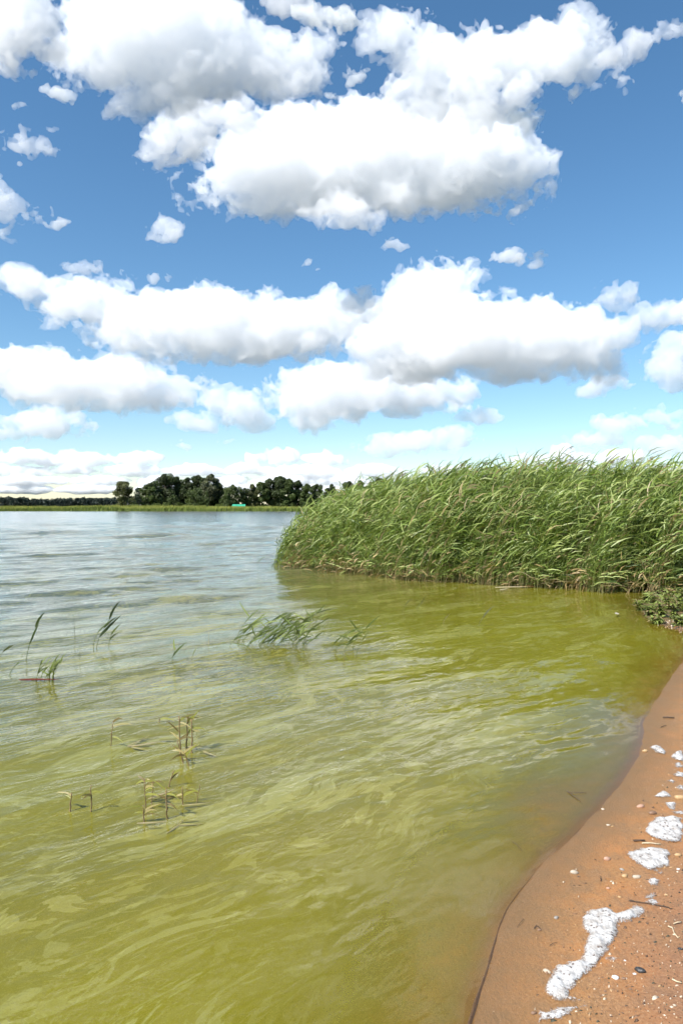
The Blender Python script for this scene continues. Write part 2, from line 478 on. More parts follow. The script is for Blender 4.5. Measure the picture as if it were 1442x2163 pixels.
DK = (0.040, 0.058, 0.018); MD = (0.064, 0.090, 0.026); BR = (0.080, 0.088, 0.032); PALE = (0.095, 0.105, 0.055); BL = (0.032, 0.050, 0.032)
T = [
 (263, 1016, 19, 286, BR, 'brownish broad tree standing a little apart at the open end of the far grove', 'round', 1.0),
 (292, 1029, 9, 300, BL, 'thin see-through tree between the lone broad tree and the big dark trees', 'tall', 0.4),
 (316, 1020, 16, 290, MD, 'sloping outermost tree of the big dark clump, beside the thin tree', 'round', 1.0),
 (347, 1001, 30, 296, DK, 'widest and darkest tree of the big clump on the far bank', 'round', 1.5),
 (374, 1006, 18, 302, DK, 'dark tree behind the widest tree of the big clump', 'round', 1.3),
 (397, 1008, 15, 300, DK, 'dark tree beside the notch in the skyline of the big clump', 'round', 1.2),
 (418, 1003, 17, 304, DK, 'tall dark tree next to the pale topped tree of the clump', 'round', 1.3),
 (447, 1001, 24, 298, DK, 'large tree under the pale crown closing the big clump', 'round', 1.4),
 (443, 1003, 13, 293, PALE, 'pale grey green crowned tree at the top of the big clump', 'tall', 0.6),
 (413, 1031, 20, 284, MD, 'mid green rounded small tree in front of the big dark clump', 'round', 1.2),
 (437, 1037, 8, 282, MD, 'small narrow conical tree in front of the pale crowned tree', 'cone', 1.0),
 (492, 1023, 19, 292, MD, 'tree standing free just beside the teal shelter', 'round', 1.3),
 (477, 1038, 11, 288, MD, 'low tree filling the gap after the big dark clump', 'round', 1.0),
 (517, 1030, 12, 296, DK, 'first low tree of the long row, above the teal shelter', 'round', 1.0),
 (532, 1022, 15, 298, BR, 'second tree of the long row after the teal shelter', 'round', 1.0),
 (549, 1017, 16, 300, MD, 'third tree of the long row, on its rising slope', 'round', 1.0),
 (570, 1010, 18, 304, DK, 'fourth tree of the long row, near its summit', 'round', 1.2),
 (592, 1005, 20, 302, DK, 'highest tree of the long row behind the water', 'round', 1.3),
 (610, 1010, 16, 300, MD, 'tree just past the highest one in the long row', 'round', 1.0),
 (630, 1014, 16, 304, DK, 'tree on the falling slope of the long row', 'round', 1.1),
 (648, 1021, 14, 298, MD, 'low tree at the end of the long row beside the reeds', 'round', 1.0),
 (669, 1022, 15, 302, DK, 'dark tree seen over the lowest reed tips', 'round', 1.0),
 (700, 1022, 14, 304, DK, 'dark tree rising behind the thin reed tips past the long row', 'round', 1.0),
 (738, 1016, 18, 306, DK, 'broad dark tree seen through the reed tips', 'round', 1.1),
 (760, 1014, 13, 306, DK, 'taller dark tree beside the broad one among the reed tips', 'round', 1.0),
 (799, 1009, 18, 302, DK, 'last dark tree sticking out above the rising reed edge', 'round', 1.1),
]
for i, (px, top, half, d, c, lab, shp, airy) in enumerate(T):
    tree(px, top, half, d, c, lab, 100 + i, shape=shp, airy=airy)
for i, (px, top, half, d, lab) in enumerate([
 (330, 1063, 10, 272, 'low green bush at the foot of the widest dark tree'),
 (352, 1061, 12, 270, 'rounded yellow green bush in front of the big dark clump'),
 (379, 1060, 9, 271, 'bright small bush below the notch of the big clump'),
 (398, 1063, 12, 272, 'flat bush in front of the mid green rounded tree'),
 (464, 1064, 10, 274, 'low bush past the pale crowned tree'),
 (285, 1065, 10, 272, 'flat bush at the foot of the thin tree')]):
    tree(px, top, half, d, (0.085, 0.115, 0.025), lab, 200 + i, shape='bush', name='bush', group='bushes on the far bank', airy=0.35)

# distant forest, one dark mass beyond the bay
r = np.random.default_rng(77)
cs, rs = [], []
for px in np.arange(-420, 300, 2.6):
    d = 900 + r.uniform(-40, 60); k = d / FPX
    top = 1056 + 2.0 * math.sin(px * .021) + r.uniform(-2.5, 2.5) - (4 if px < 60 else 0)
    for h in (0.25, 0.6, 0.9):
        cs.append(((px - 721) * k, d, 0.5 + (CAM_H + (HOR - top) * k) * h)); rs.append(r.uniform(1.8, 3.2))
V, F, c = leaf_cloud(np.array(cs), np.array(rs), 34, 1.3, np.array((0.018, 0.030, 0.022)), r)
prop(link('distant_forest', mesh_np('distant_forest', V, F, M_CROWN, cols=c)), 'low dark belt of forest beyond the bay', 'forest', kind='stuff')

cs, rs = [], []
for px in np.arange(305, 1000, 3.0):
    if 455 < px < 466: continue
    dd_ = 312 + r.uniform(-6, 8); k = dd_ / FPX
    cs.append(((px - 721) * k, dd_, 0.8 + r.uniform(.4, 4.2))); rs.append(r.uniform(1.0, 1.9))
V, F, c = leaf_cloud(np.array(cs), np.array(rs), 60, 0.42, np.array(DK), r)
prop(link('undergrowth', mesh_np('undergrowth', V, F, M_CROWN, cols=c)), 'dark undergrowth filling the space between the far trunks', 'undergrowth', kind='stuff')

# tall grass and reeds that fringe the far bank
r = np.random.default_rng(78)
n = 52000
gx_ = r.uniform(-230, 90, n); gy_ = 243.5 + r.random(n)**1.6 * 26 + 2.5 * np.sin(gx_ * .045) + 1.2 * np.sin(gx_ * .13 + 1)
hh = r.uniform(0.7, 1.5, n) * (0.40 + 1.1 * fbm2(gx_ * .07, gy_ * .2, 4, 5))
zb = np.minimum((gy_ - 243.5) * .03, 1.1)
wd = r.uniform(.05, .14, n); ln = r.normal(0.12, 0.12, n)
Pb = np.stack([gx_, gy_, zb - 0.05], -1)
V = np.stack([Pb + np.stack([-wd, 0 * wd, 0 * wd], -1), Pb + np.stack([wd, 0 * wd, 0 * wd], -1), Pb + np.stack([ln * hh + wd * .3, r.normal(0, .1, n), hh], -1), Pb + np.stack([ln * hh - wd * .3, r.normal(0, .1, n), hh * .97], -1)], 1).reshape(-1, 3)
tone = fbm2(gx_ * .05, gy_ * .35, 3, 9)[:, None]
c = np.array([0.21, 0.26, 0.055]) * (1 - tone) + np.array([0.36, 0.34, 0.10]) * tone
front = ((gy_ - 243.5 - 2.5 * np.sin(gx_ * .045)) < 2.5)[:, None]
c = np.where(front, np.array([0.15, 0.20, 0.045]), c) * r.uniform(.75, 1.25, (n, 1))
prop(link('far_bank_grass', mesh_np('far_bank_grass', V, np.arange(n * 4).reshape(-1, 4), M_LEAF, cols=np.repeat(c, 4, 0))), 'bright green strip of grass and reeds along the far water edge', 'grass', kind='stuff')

# teal shelter on the far bank
def plain(name, c, rough=0.6, scale=8.0, var=0.2):
    s = NT(name); tc = s.n('TexCoord')
    n = s.noise(tc.outputs['Object'], scale, 3, 0.6)
    dark = tuple(v * (1 - var) for v in c); lite = tuple(min(1, v * (1 + var)) for v in c)
    return s.surf(s.n('BsdfPrincipled', Base__Color=s.mix(s.mapr(n, .3, .7), dark, lite), Roughness=rough))
M_TARP = plain('teal_tarpaulin', (0.02, 0.30, 0.17), 0.45, 1.5)
M_POLE = plain('grey_pole', (0.25, 0.25, 0.24))
d = 274; k = d / FPX
tent = link('shelter', None, loc=((505 - 721) * k, d, 0.75))
w, dp = 14 * k, 1.6
V = np.array([[-w, -dp, .95], [w, -dp, .95], [w * .96, 0, 1.75], [-w * .96, 0, 1.75], [-w, dp, .95], [w, dp, .95], [-w, -dp, .88], [w, -dp, .88], [w * .96, 0, 1.68], [-w * .96, 0, 1.68], [-w, dp, .88], [w, dp, .88]])
F = np.array([[0, 1, 2, 3], [3, 2, 5, 4], [7, 6, 9, 8], [8, 9, 10, 11], [0, 6, 7, 1], [4, 5, 11, 10]])
link('roof', mesh_np('roof', V, F, M_TARP), tent)
wv_ = np.array([[-w * .95, dp * .9, 0], [w * .95, dp * .9, 0], [w * .95, dp * .9, .9], [-w * .95, dp * .9, .9], [-w * .95, dp * .9 + .04, 0], [w * .95, dp * .9 + .04, 0], [w * .95, dp * .9 + .04, .9], [-w * .95, dp * .9 + .04, .9]])
link('back_wall', mesh_np('back_wall', wv_, np.array([[0, 1, 2, 3], [5, 4, 7, 6], [3, 2, 6, 7], [0, 3, 7, 4], [1, 5, 6, 2]]), M_TARP), tent)
for sx in (-1, 1):
    for sy in (-1, 1):
        pv, pf = tube([(sx * w * .93, sy * dp * .93, -.2), (sx * w * .93, sy * dp * .93, .93)], [.05, .05])
        link('post', mesh_np('post', pv, pf, M_POLE), tent)
prop(tent, 'low teal green shelter roof on the far bank between the trees', 'shelter')
# ------------------------------------------------------------------ reeds
G1 = np.array([0.172, 0.240, 0.052]); G2 = np.array([0.290, 0.345, 0.115]); G3 = np.array([0.090, 0.135, 0.032]); TAN = np.array([0.40, 0.32, 0.17])

def strip_leaf(o, d0, L, W, bend, side, seg=4):
    """flat tapering blade: origin o, start direction d0, sagging by bend; side = width direction"""
    P = [np.array(o, float)]; d = np.array(d0, float); d /= np.linalg.norm(d)
    for i in range(seg):
        P.append(P[-1] + d * L / seg)
        d = d + bend / seg; d /= np.linalg.norm(d)
    P = np.array(P); t = np.linspace(0, 1, seg + 1)
    w = W * np.array([0.55, 1.0, 0.9, 0.6, 0.06][:seg + 1] if seg == 4 else 0.5 + 0 * t)
    s_ = np.array(side, float); s_ /= np.linalg.norm(s_)
    V = np.concatenate([P - s_ * w[:, None] / 2, P + s_ * w[:, None] / 2])
    n = seg + 1
    F = np.array([[i, i + 1, n + i + 1, n + i] for i in range(seg)])
    return V, F

def reed_mesh_bulk(base, H, lean, r, leaves=9, seg=3, dry=0.08, drylow=True):
    """many reeds at once -> V, F, colours.  lean: horizontal offset vector of the tip relative to height"""
    n = len(H)
    Vs, Fs, Cs, off = [], [], [], 0
    ts = np.array([0, .3, .6, .85, 1.0])
    # stems: triangular tubes
    path = base[:, None, :] + np.stack([lean[:, 0:1] * H[:, None] * ts**1.9, lean[:, 1:2] * H[:, None] * ts**1.9, H[:, None] * ts], -1)
    rad = (0.0052 * (1.05 - 0.8 * ts))[None, :] * r.uniform(.8, 1.3, (n, 1))
    ang = np.array([0, 2.094, 4.189])
    ring = np.stack([np.cos(ang), np.sin(ang), 0 * ang], -1)
    V = (path[:, :, None, :] + rad[:, :, None, None] * ring[None, None]).reshape(n, -1, 3)
    f = np.array([[i * 3 + k, i * 3 + (k + 1) % 3, (i + 1) * 3 + (k + 1) % 3, (i + 1) * 3 + k] for i in range(4) for k in range(3)])
    F = (f[None] + (np.arange(n) * 15)[:, None, None]).reshape(-1, 4)
    isdry = r.random(n) < dry
    sc = np.where(isdry[:, None], TAN, G1 * 1.1)[:, None, :] * r.uniform(.75, 1.2, (n, 1, 1))
    tl = np.repeat(ts, 3)[None, :, None]
    sc = sc * np.clip(tl * 5 + .2, 0, 1) + (TAN * 0.85)[None, None] * (1 - np.clip(tl * 5 + .2, 0, 1))
    Vs.append(V.reshape(-1, 3)); Fs.append(F); Cs.append(sc.reshape(-1, 3)); off = n * 15
    # leaves
    for j in range(leaves):
        t = np.clip((0.10 + 0.88 * (j + r.random(n)) / leaves), 0, .99)
        o = base + np.stack([lean[:, 0] * H * t**1.9, lean[:, 1] * H * t**1.9, H * t], -1)
        L = H.clip(1.0, 3) * r.uniform(.16, .29, n) * (1.12 - 0.35 * t)
        W = r.uniform(.015, .033, n)
        az = r.normal(0.0, 0.65, n) + np.where(r.random(n) < .12, math.pi, 0)       # wind blows towards +X
        el = r.uniform(.25, 1.15, n) * (0.8 + .35 * t)
        d = np.stack([np.cos(az) * np.cos(el), np.sin(az) * np.cos(el), np.sin(el)], -1)
        sag = np.stack([r.uniform(.3, .9, n), r.normal(0, .25, n), -r.uniform(.2, 1.5, n)], -1)
        side = np.cross(d, r.normal(size=(n, 3))); side /= np.linalg.norm(side, axis=1)[:, None]
        P = [o]; dd = d
        for q in range(seg):
            P.append(P[-1] + dd * (L / seg)[:, None]); dd = dd + sag / seg; dd = dd / np.linalg.norm(dd, axis=1)[:, None]
        P = np.stack(P, 1)
        w = np.array([.6, 1.0, .7, .08])[None, :] * W[:, None] / 2
        A, B = P - side[:, None] * w[..., None], P + side[:, None] * w[..., None]
        V = np.concatenate([A, B], 1)
        m = seg + 1
        f = np.array([[i, i + 1, m + i + 1, m + i] for i in range(seg)])
        F = (f[None] + (np.arange(n) * 2 * m)[:, None, None] + off).reshape(-1, 4)
        mixv = r.random((n, 1))
        c = np.where(mixv < .45, G1, np.where(mixv < .82, G2, G3)) * r.uniform(.8, 1.25, (n, 1))
        tanp = dry * 0.7 + (0.22 * np.clip(.20 - t, 0, 1) / .20 if drylow else 0)
        c = np.where(((r.random(n) < tanp) | isdry & (r.random(n) < .7))[:, None], TAN * r.uniform(.55, 1.15, (n, 1)), c)
        Vs.append(V.reshape(-1, 3)); Fs.append(F); Cs.append(np.repeat(c, 2 * m, 0)); off += n * 2 * m
    return np.concatenate(Vs), np.concatenate(Fs), np.concatenate(Cs)

FRONT = [ground_pt(*p)[:2] for p in [(572,1194),(640,1203),(720,1211),(850,1226),(1000,1233),(1100,1240),(1250,1250),(1330,1252)]] + [np.array([6.2, 13.2]), np.array([10.5, 13.0])]
FRONT = np.array(FRONT)
fx, fy = FRONT[:, 0], FRONT[:, 1]
HX = np.array([-2.2, -1.6, -0.9, -0.2, 0.5, 1.4, 2.7, 4.2, 6.5, 11.0])
HH = np.array([1.10, 1.45, 1.82, 2.02, 2.14, 2.28, 2.38, 2.34, 2.26, 2.24])

def reed_spots(n, r, depth_pow=1.0, dmax=6.0):
    x = r.uniform(-1.9, 8.6, n)
    yf = np.interp(x, fx, fy)
    q = r.random(n)**depth_pow * dmax
    x2 = x + q * 0.16                             # left flank runs back and to the right
    y2 = yf + q + (vnoise(x * 2.1, x * 0 + 3, 5) - .5) * 0.55
    return x2, y2, q

def reed_heights(x, q, r):
    h = np.interp(x, HX, HH)
    edge = np.clip(q / 0.9, 0, 1)
    return h * (0.66 + 0.34 * edge) * r.normal(1, .075, len(x)).clip(.75, 1.16)

r = np.random.default_rng(12)
n = 6200
x, y, q = reed_spots(n, r, 1.25)
H = reed_heights(x, q, r)
lean = np.stack([r.normal(.34, .10, n), r.normal(-.02, .09, n)], -1)
base = np.stack([x, y, np.full(n, -0.15)], -1)
V, F, C = reed_mesh_bulk(base, H + .15, lean, r, leaves=11, dry=.04)
prop(link('reed_bed', mesh_np('reed_bed', V, F, M_LEAF, cols=C)), 'dense wind bent bed of green reeds standing in the shallows', 'reeds', kind='stuff')
# dead straw standing and fallen at the foot of the bed
n = 240
x = r.uniform(-1.7, 6.4, n); y = np.interp(x, fx, fy) + r.normal(-.02, .16, n)
H = r.uniform(.25, .85, n)
V, F, C = reed_mesh_bulk(np.stack([x, y, np.full(n, -.08)], -1), H, np.stack([r.normal(.5, .5, n), r.normal(-.15, .35, n)], -1), r, leaves=3, dry=0.95)
prop(link('dead_reed_straw', mesh_np('dead_reed_straw', V, F, M_LEAF, cols=C * np.array([1.0, .92, .85]))), 'tan dead straw along the foot of the reed bed', 'straw', kind='stuff')

# single reeds of the front row: variants, then copies with their own place and turn
def reed_variant(seed, dry=0.0):
    r = np.random.default_rng(seed)
    H = np.array([1.0]); lean = np.array([[.34 + r.normal(0, .06), r.normal(0, .06)]])
    V, F, C = reed_mesh_bulk(np.zeros((1, 3)), H * 2.0, lean, r, leaves=10, dry=dry, drylow=True)
    stem = mesh_np('stem', V[:15], F[:12], M_LEAF, cols=C[:15])
    lv = mesh_np('leaf_blades', V[15:], F[12:] - 15, M_LEAF, cols=C[15:])
    # nodding flower plume
    top = V[12:15].mean(0)
    P = []
    for k in range(26):
        t = r.random(); o = top + np.array([.10 * t, r.normal(0, .008), .10 * t - .05 * t * t])
        d = np.array([.8, r.normal(0, .4), r.uniform(-.5, .9)])
        P.append(strip_leaf(o, d, .07 * (1.1 - t), .007, np.array([.3, 0, -.8]), r.normal(size=3)))
    pv, pf = join(P)
    pc = np.repeat(np.array([[.14, .10, .055]]), len(pv), 0) * r.uniform(.8, 1.2, (len(pv), 1))
    pl = mesh_np('plume', pv, pf, M_LEAF, cols=pc)
    return stem, lv, pl
VAR = [reed_variant(300 + i, dry=(1.0 if i == 5 else 0.0)) for i in range(8)]
r = np.random.default_rng(13)
for i in range(300):
    if i < 190:
        x = np.array([-1.85 + 7.7 * (i + r.random()) / 190]); q = np.array([r.uniform(-.12, .12)])
        y = np.interp(x, fx, fy) + q + (vnoise(x * 2.1, x * 0 + 3, 5) - .5) * 0.55
    else:
        x = np.array([-1.2 + 7.6 * (i - 190 + r.random()) / 110]); q = np.array([r.uniform(.8, 2.6)])
        y = np.interp(x, fx, fy) + q
    h = reed_heights(x, q + (.3 if i < 190 else .6), r)[0] * (1.0 if i < 190 else 1.04)
    vi = int(r.integers(0, 8))
    o = link('reed', None, loc=(x[0], y[0], -.1), rot=(0, 0, r.normal(0, .22)))
    o.scale = (h / 2.0, h / 2.0, (h + .1) / 2.0)
    for nm, me in zip(('stem', 'leaf_blades', 'plume'), VAR[vi]):
        if nm == 'plume' and not (i >= 190 and i % 2): continue
        c = link(nm, me, o)
        if nm == 'leaf_blades': c['kind'] = 'stuff'
    if i < 190: prop(o, 'green reed stalk along the front edge of the reed bed, at the water', 'reed', 'reeds in the front row of the bed')
    else: prop(o, 'tall reed reaching the top edge of the reed bed against the sky', 'reed', 'reeds whose tips form the skyline of the bed')

# ------------------------------------------------------------------ single reeds out in the open water
def water_reed(bx, by, tx, ty, label, group=None, leaves=3, seed=0, col=(0.075, 0.105, 0.030), Lpx=None, wpx=6.0, stem_col=None, name='reed', rad=0.004, flat=0.0):
    """reed rooted at photo pixel (bx,by) with its tip at (tx,ty)"""
    r = np.random.default_rng(seed * 7 + 3)
    b = ground_pt(bx, by); d = b[1]; k = d / FPX
    root = link(name, None, loc=(b[0], b[1], 0))
    dx, dz = (tx - bx) * k, (by - ty) * k
    dy = r.normal(0, .08) * abs(dz)
    t = np.linspace(0, 1, 6)
    path = np.stack([dx * t**1.5, dy * t, dz * t - .0 * t], -1)
    path = np.concatenate([[[-.02 * dx, 0, -.12]], path])
    col = np.array(col)
    v, f = tube(path, np.linspace(rad, rad * .35, len(path)), 6)
    link('stem', mesh_np('stem', v, f, M_LEAF, smooth=True, cols=np.repeat([np.array(stem_col) if stem_col is not None else col * 1.1], len(v), 0)), root)
    L0 = (Lpx or 55) * k
    for j in range(leaves):
        tt = (j + .6) / leaves * .8 + .15 if leaves > 1 else .55
        o = np.array([np.interp(tt, t, path[1:, 0]), np.interp(tt, t, path[1:, 1]), np.interp(tt, t, path[1:, 2])])
        an = r.normal(.15, .5) + (math.pi if r.random() < .15 else 0)
        el = r.uniform(.65 - flat, 1.25 - flat)
        dd = np.array([math.cos(an) * math.cos(el), math.sin(an) * .6 * math.cos(el), math.sin(el)])
        lv, lf = strip_leaf(o, dd, L0 * r.uniform(.6, 1.1), wpx * .62 * k * r.uniform(.7, 1.15), np.array([r.uniform(.1, .7), 0, -r.uniform(-.1, .7)]), np.cross(dd, (0.2, -1, r.uniform(-.3, .5))))
        c = col * r.uniform(.75, 1.7) if r.random() < .75 else np.array(G2) * .9
        link('leaf', mesh_np('leaf', lv, lf, M_LEAF, smooth=True, cols=np.repeat([c], len(lv), 0)), root)
    return prop(root, label, 'reed', group)

r = np.random.default_rng(55)
for i in range(46):
    u = r.random()
    bx = 487 + 140 * u + r.normal(0, 4) if i < 36 else r.uniform(610, 735)
    by = 1362 - 10 * abs(u - .5) + r.normal(0, 7) if i < 36 else r.uniform(1352, 1378)
    hh = r.uniform(25, 62) if i < 36 else r.uniform(20, 60)
    if 520 < bx < 650 and r.random() < .25: hh += 25
    water_reed(bx, by, bx + hh * r.uniform(.5, 1.25), by - hh, 'young reed shoot in the wide clump standing in open water', 'reed shoots of the wide clump in the open water', leaves=int(r.integers(2, 5)), seed=400 + i, Lpx=40, wpx=4.6, flat=.35, col=(0.095, 0.125, 0.035))
for i in range(11):
    bx = 62 + 52 * r.random(); by = 1440 + r.normal(0, 2)
    hh = r.uniform(25, 50)
    water_reed(bx, by, bx + hh * r.uniform(.1, .5), by - hh, 'short green reed shoot in the small tuft behind the red stick', 'reed shoots of the small tuft by the red stick', leaves=2, seed=470 + i, Lpx=28, wpx=4.0, col=(0.12, 0.15, 0.03))
singles = [
 (55, 1395, 80, 1308, 2, 'tall single reed with a dark drooping head, above the small tuft', dict(Lpx=48, wpx=8)),
 (112, 1438, 118, 1388, 1, 'dark upright reed at the edge of the small tuft', dict(Lpx=26, wpx=7, col=(.04, .055, .02))),
 (-4, 1396, 24, 1360, 1, 'reed leaning in over the picture edge', dict(Lpx=30, wpx=6, col=(.05, .06, .02))),
 (20, 1425, 40, 1398, 1, 'thin arched blade beside the small tuft', dict(Lpx=28, wpx=3)),
 (158, 1352, 157, 1296, 0, 'bare thin stem standing upright alone in the pale water', dict(rad=.004, stem_col=(.06, .07, .03))),
 (168, 1392, 168, 1350, 0, 'short thin bare stem just in front of the upright thin one', dict(rad=.003, stem_col=(.10, .11, .06))),
 (197, 1366, 222, 1312, 1, 'pale reed of the leaning pair with long blades', dict(Lpx=52, wpx=4)),
 (204, 1366, 234, 1300, 3, 'dark reed of the leaning pair with long blades', dict(Lpx=62, wpx=8, col=(.04, .06, .02))),
 (230, 1362, 236, 1336, 2, 'broken reed folded over into the water', dict(Lpx=40, wpx=5, col=(.09, .11, .03))),
 (363, 1398, 372, 1368, 2, 'short reed with a forked pair of blades in mid water', dict(Lpx=38, wpx=6, col=(.05, .075, .02))),
 (404, 1396, 412, 1374, 1, 'lone short blade beside the forked reed', dict(Lpx=26, wpx=4, col=(.09, .11, .03))),
 (440, 1362, 440, 1325, 0, 'thin straw standing in water next to the wide clump', dict(rad=.003, stem_col=(.20, .15, .08))),
 (745, 1372, 768, 1322, 1, 'slender reed just past the wide clump', dict(Lpx=40, wpx=4, col=(.11, .13, .04))),
 (752, 1386, 782, 1330, 1, 'slender leaning reed furthest past the wide clump', dict(Lpx=36, wpx=4, col=(.10, .12, .04))),
 (727, 1395, 727, 1378, 0, 'tiny straw stub in front of the slender reeds', dict(rad=.004, stem_col=(.16, .13, .06))),
 (1011, 1322, 1030, 1290, 1, 'bent grey blade poking up in the green shallows', dict(Lpx=34, wpx=5, col=(.13, .14, .09))),
 (936, 1318, 944, 1300, 1, 'small dry blade in the green shallows', dict(Lpx=18, wpx=4, col=(.2, .18, .1))),
 (850, 1298, 862, 1268, 1, 'thin blade in the green shallows before the reed bed', dict(Lpx=26, wpx=3, col=(.13, .14, .05))),
 (880, 1286, 900, 1268, 1, 'second thin leaning blade in the green shallows', dict(Lpx=22, wpx=3, col=(.13, .14, .05))),
 (545, 1215, 545, 1165, 1, 'thin reed standing off the open end of the reed bed', dict(Lpx=30, wpx=3)),
 (572, 1225, 574, 1180, 1, 'thin reed close to the open end of the reed bed', dict(Lpx=30, wpx=3)),
]
for i, (bx, by, tx, ty, nl, lab, kw) in enumerate(singles):
    water_reed(bx, by, tx, ty, lab, None, leaves=nl, seed=600 + i, **kw)

# brown broken stalks in the near water
def stalk(bx, by, tx, ty, label, leaves, seed, wpx=7.0, group='broken brown stalks in the near water'):
    r = np.random.default_rng(seed)
    b = ground_pt(bx, by); k = b[1] / FPX
    root = link('broken_stalk', None, loc=(b[0], b[1], 0))
    dx, dz = (tx - bx) * k, (by - ty) * k
    path = [(-.1 * dx, 0, -.10)]; rad = [wpx * k * .26]
    for q in np.linspace(0, 1, 7):
        path.append((dx * q + r.normal(0, .0015), r.normal(0, .0015), dz * q)); rad.append(wpx * k * .27 * (r.uniform(.75, 1.15) * (1 - .35 * q)))
    v, f = tube(path, rad, 6)
    link('stem', mesh_np('stem', v, f, M_STUB, smooth=True), root)
    for j in range(leaves):
        o = np.array(path[-1]) * r.uniform(.35, 1.0); o[2] = max(o[2], .01)
        an = r.uniform(-1.2, 1.2) + (math.pi if r.random() < .45 else 0); el = r.uniform(-.1, .9)
        dd = np.array([math.cos(an) * math.cos(el), .4 * math.sin(an) * math.cos(el), math.sin(el)])
        lv, lf = strip_leaf(o, dd, r.uniform(18, 44) * k, r.uniform(2.4, 4.6) * k, np.array([0, 0, -r.uniform(.3, 1.6)]), np.cross(dd, (0.2, -1, .5)))
        c = [np.array([.24, .24, .045]), np.array([.36, .30, .13]), np.array([.16, .12, .04])][int(r.integers(0, 3))]
        link('leaf', mesh_np('leaf', lv, lf, M_LEAF, smooth=True, cols=np.repeat([c], len(lv), 0)), root)
    root.scale = (1, 1, 1.1)
    return prop(root, label, 'stalk', group)
for i, a in enumerate([
 (380, 1592, 378, 1520, 'tallest brown stalk of the tight bunch of broken stalks', 5, 8),
 (393, 1588, 396, 1516, 'middle stalk of the tight bunch of broken stalks', 5, 7),
 (405, 1590, 404, 1526, 'stalk at the outer side of the tight bunch of broken stalks', 4, 8),
 (386, 1612, 374, 1570, 'pale bent stalk at the foot of the tight bunch', 3, 6),
 (398, 1618, 388, 1592, 'short stalk leaning out of the foot of the tight bunch', 3, 5),
 (303, 1740, 302, 1706, 'low stalk with star shaped pale leaves in the near water', 6, 6),
 (307, 1712, 304, 1652, 'stalk with a green leafy top in the near water', 6, 5),
 (320, 1700, 322, 1656, 'thin stalk beside the green topped one', 4, 4),
 (352, 1732, 350, 1672, 'dark thick stalk standing beside the star leaved one', 5, 8),
 (386, 1702, 384, 1668, 'short brown stalk past the dark thick one', 2, 6),
 (416, 1694, 422, 1662, 'leaning thin stalk at the outer end of the near group', 2, 4),
 (356, 1662, 366, 1632, 'small twisted stalk between the two stalk groups', 2, 5),
 (192, 1712, 191, 1664, 'brown stalk with two spread side leaves, standing apart', 3, 7),
 (148, 1712, 149, 1680, 'short dark stub beside the two leaved stalk', 3, 7),
 (233, 1578, 238, 1528, 'thin dark stem with long trailing straw', 3, 5),
 (336, 1528, 336, 1518, 'tiny tip of a stalk just breaking the surface', 1, 5)]):
    stalk(*a[:4], a[4], a[5], 700 + i, a[6])

# leaves and straws afloat
def floating(px, py, ang, Lpx, wpx, c, label, name='floating_leaf', cat='leaf', group=None, curve=0.4, z=.012):
    b = ground_pt(px, py); k = b[1] / FPX
    dd = np.array([math.cos(ang), math.sin(ang), 0.03])
    v, f = strip_leaf((0, 0, 0), dd, Lpx * k, wpx * k, np.array([-math.sin(ang) * curve, math.cos(ang) * curve, -.06]), (-math.sin(ang), math.cos(ang), .25))
    v2 = v.copy(); v2[:, 2] -= .0015
    n = len(v); f2 = np.concatenate([f, f[:, ::-1] + n])
    o = link(name, mesh_np(name, np.concatenate([v, v2]), f2, M_LEAF, smooth=True, cols=np.repeat([np.array(c)], 2 * n, 0)), loc=(b[0], b[1], z))
    return prop(o, label, cat, group)
r = np.random.default_rng(91)
for i in range(20):
    px, py = (r.uniform(250, 345), r.uniform(1560, 1585)) if i < 6 else ((r.uniform(365, 430), r.uniform(1560, 1615)) if i < 12 else (r.uniform(270, 410), r.uniform(1690, 1780)))
    floating(px, py, r.normal(0.1, .5), r.uniform(25, 75), r.uniform(3, 5.5), [(.30, .26, .12), (.20, .19, .06), (.36, .30, .18)][i % 3],
      ['pale straw trailing on the water from the thin dark stem', 'yellowish leaf floating round the tight bunch of stalks', 'pale leaf floating among the near group of stalks'][0 if i < 6 else (1 if i < 12 else 2)],
      group=['straws trailing in the water', 'leaves afloat round the tight bunch', 'leaves afloat among the near stalks'][0 if i < 6 else (1 if i < 12 else 2)])
floating(40, 1441, 0.0, 85, 6.5, (.15, .022, .010), 'red brown stick floating at the foot of the small tuft', 'floating_stick', 'stick', curve=0.02, z=.02)
floating(1045, 1243, .1, 75, 6, (.42, .36, .24), 'pale broken reed stalk lying on the water before the reed bed', 'broken_reed', 'reed', curve=-.1, z=.02)
floating(1055, 1250, .9, 40, 5, (.42, .36, .24), 'short pale broken reed crossing the lying stalk', 'broken_reed', 'reed', curve=-.1, z=.03)
floating(1098, 1241, -.1, 42, 9, (.36, .20, .08), 'orange dead leaf afloat beside the pale broken stalk', curve=.3, z=.02)
floating(1300, 1304, .7, 20, 9, (.55, .50, .44), 'whitish curled leaf standing on the shallows near the shore plants', curve=1.2, z=.05)
floating(1384, 1318, -.15, 20, 5, (.45, .26, .06), 'orange dead leaf on the mud below the shore plants', curve=.2, z=.05)

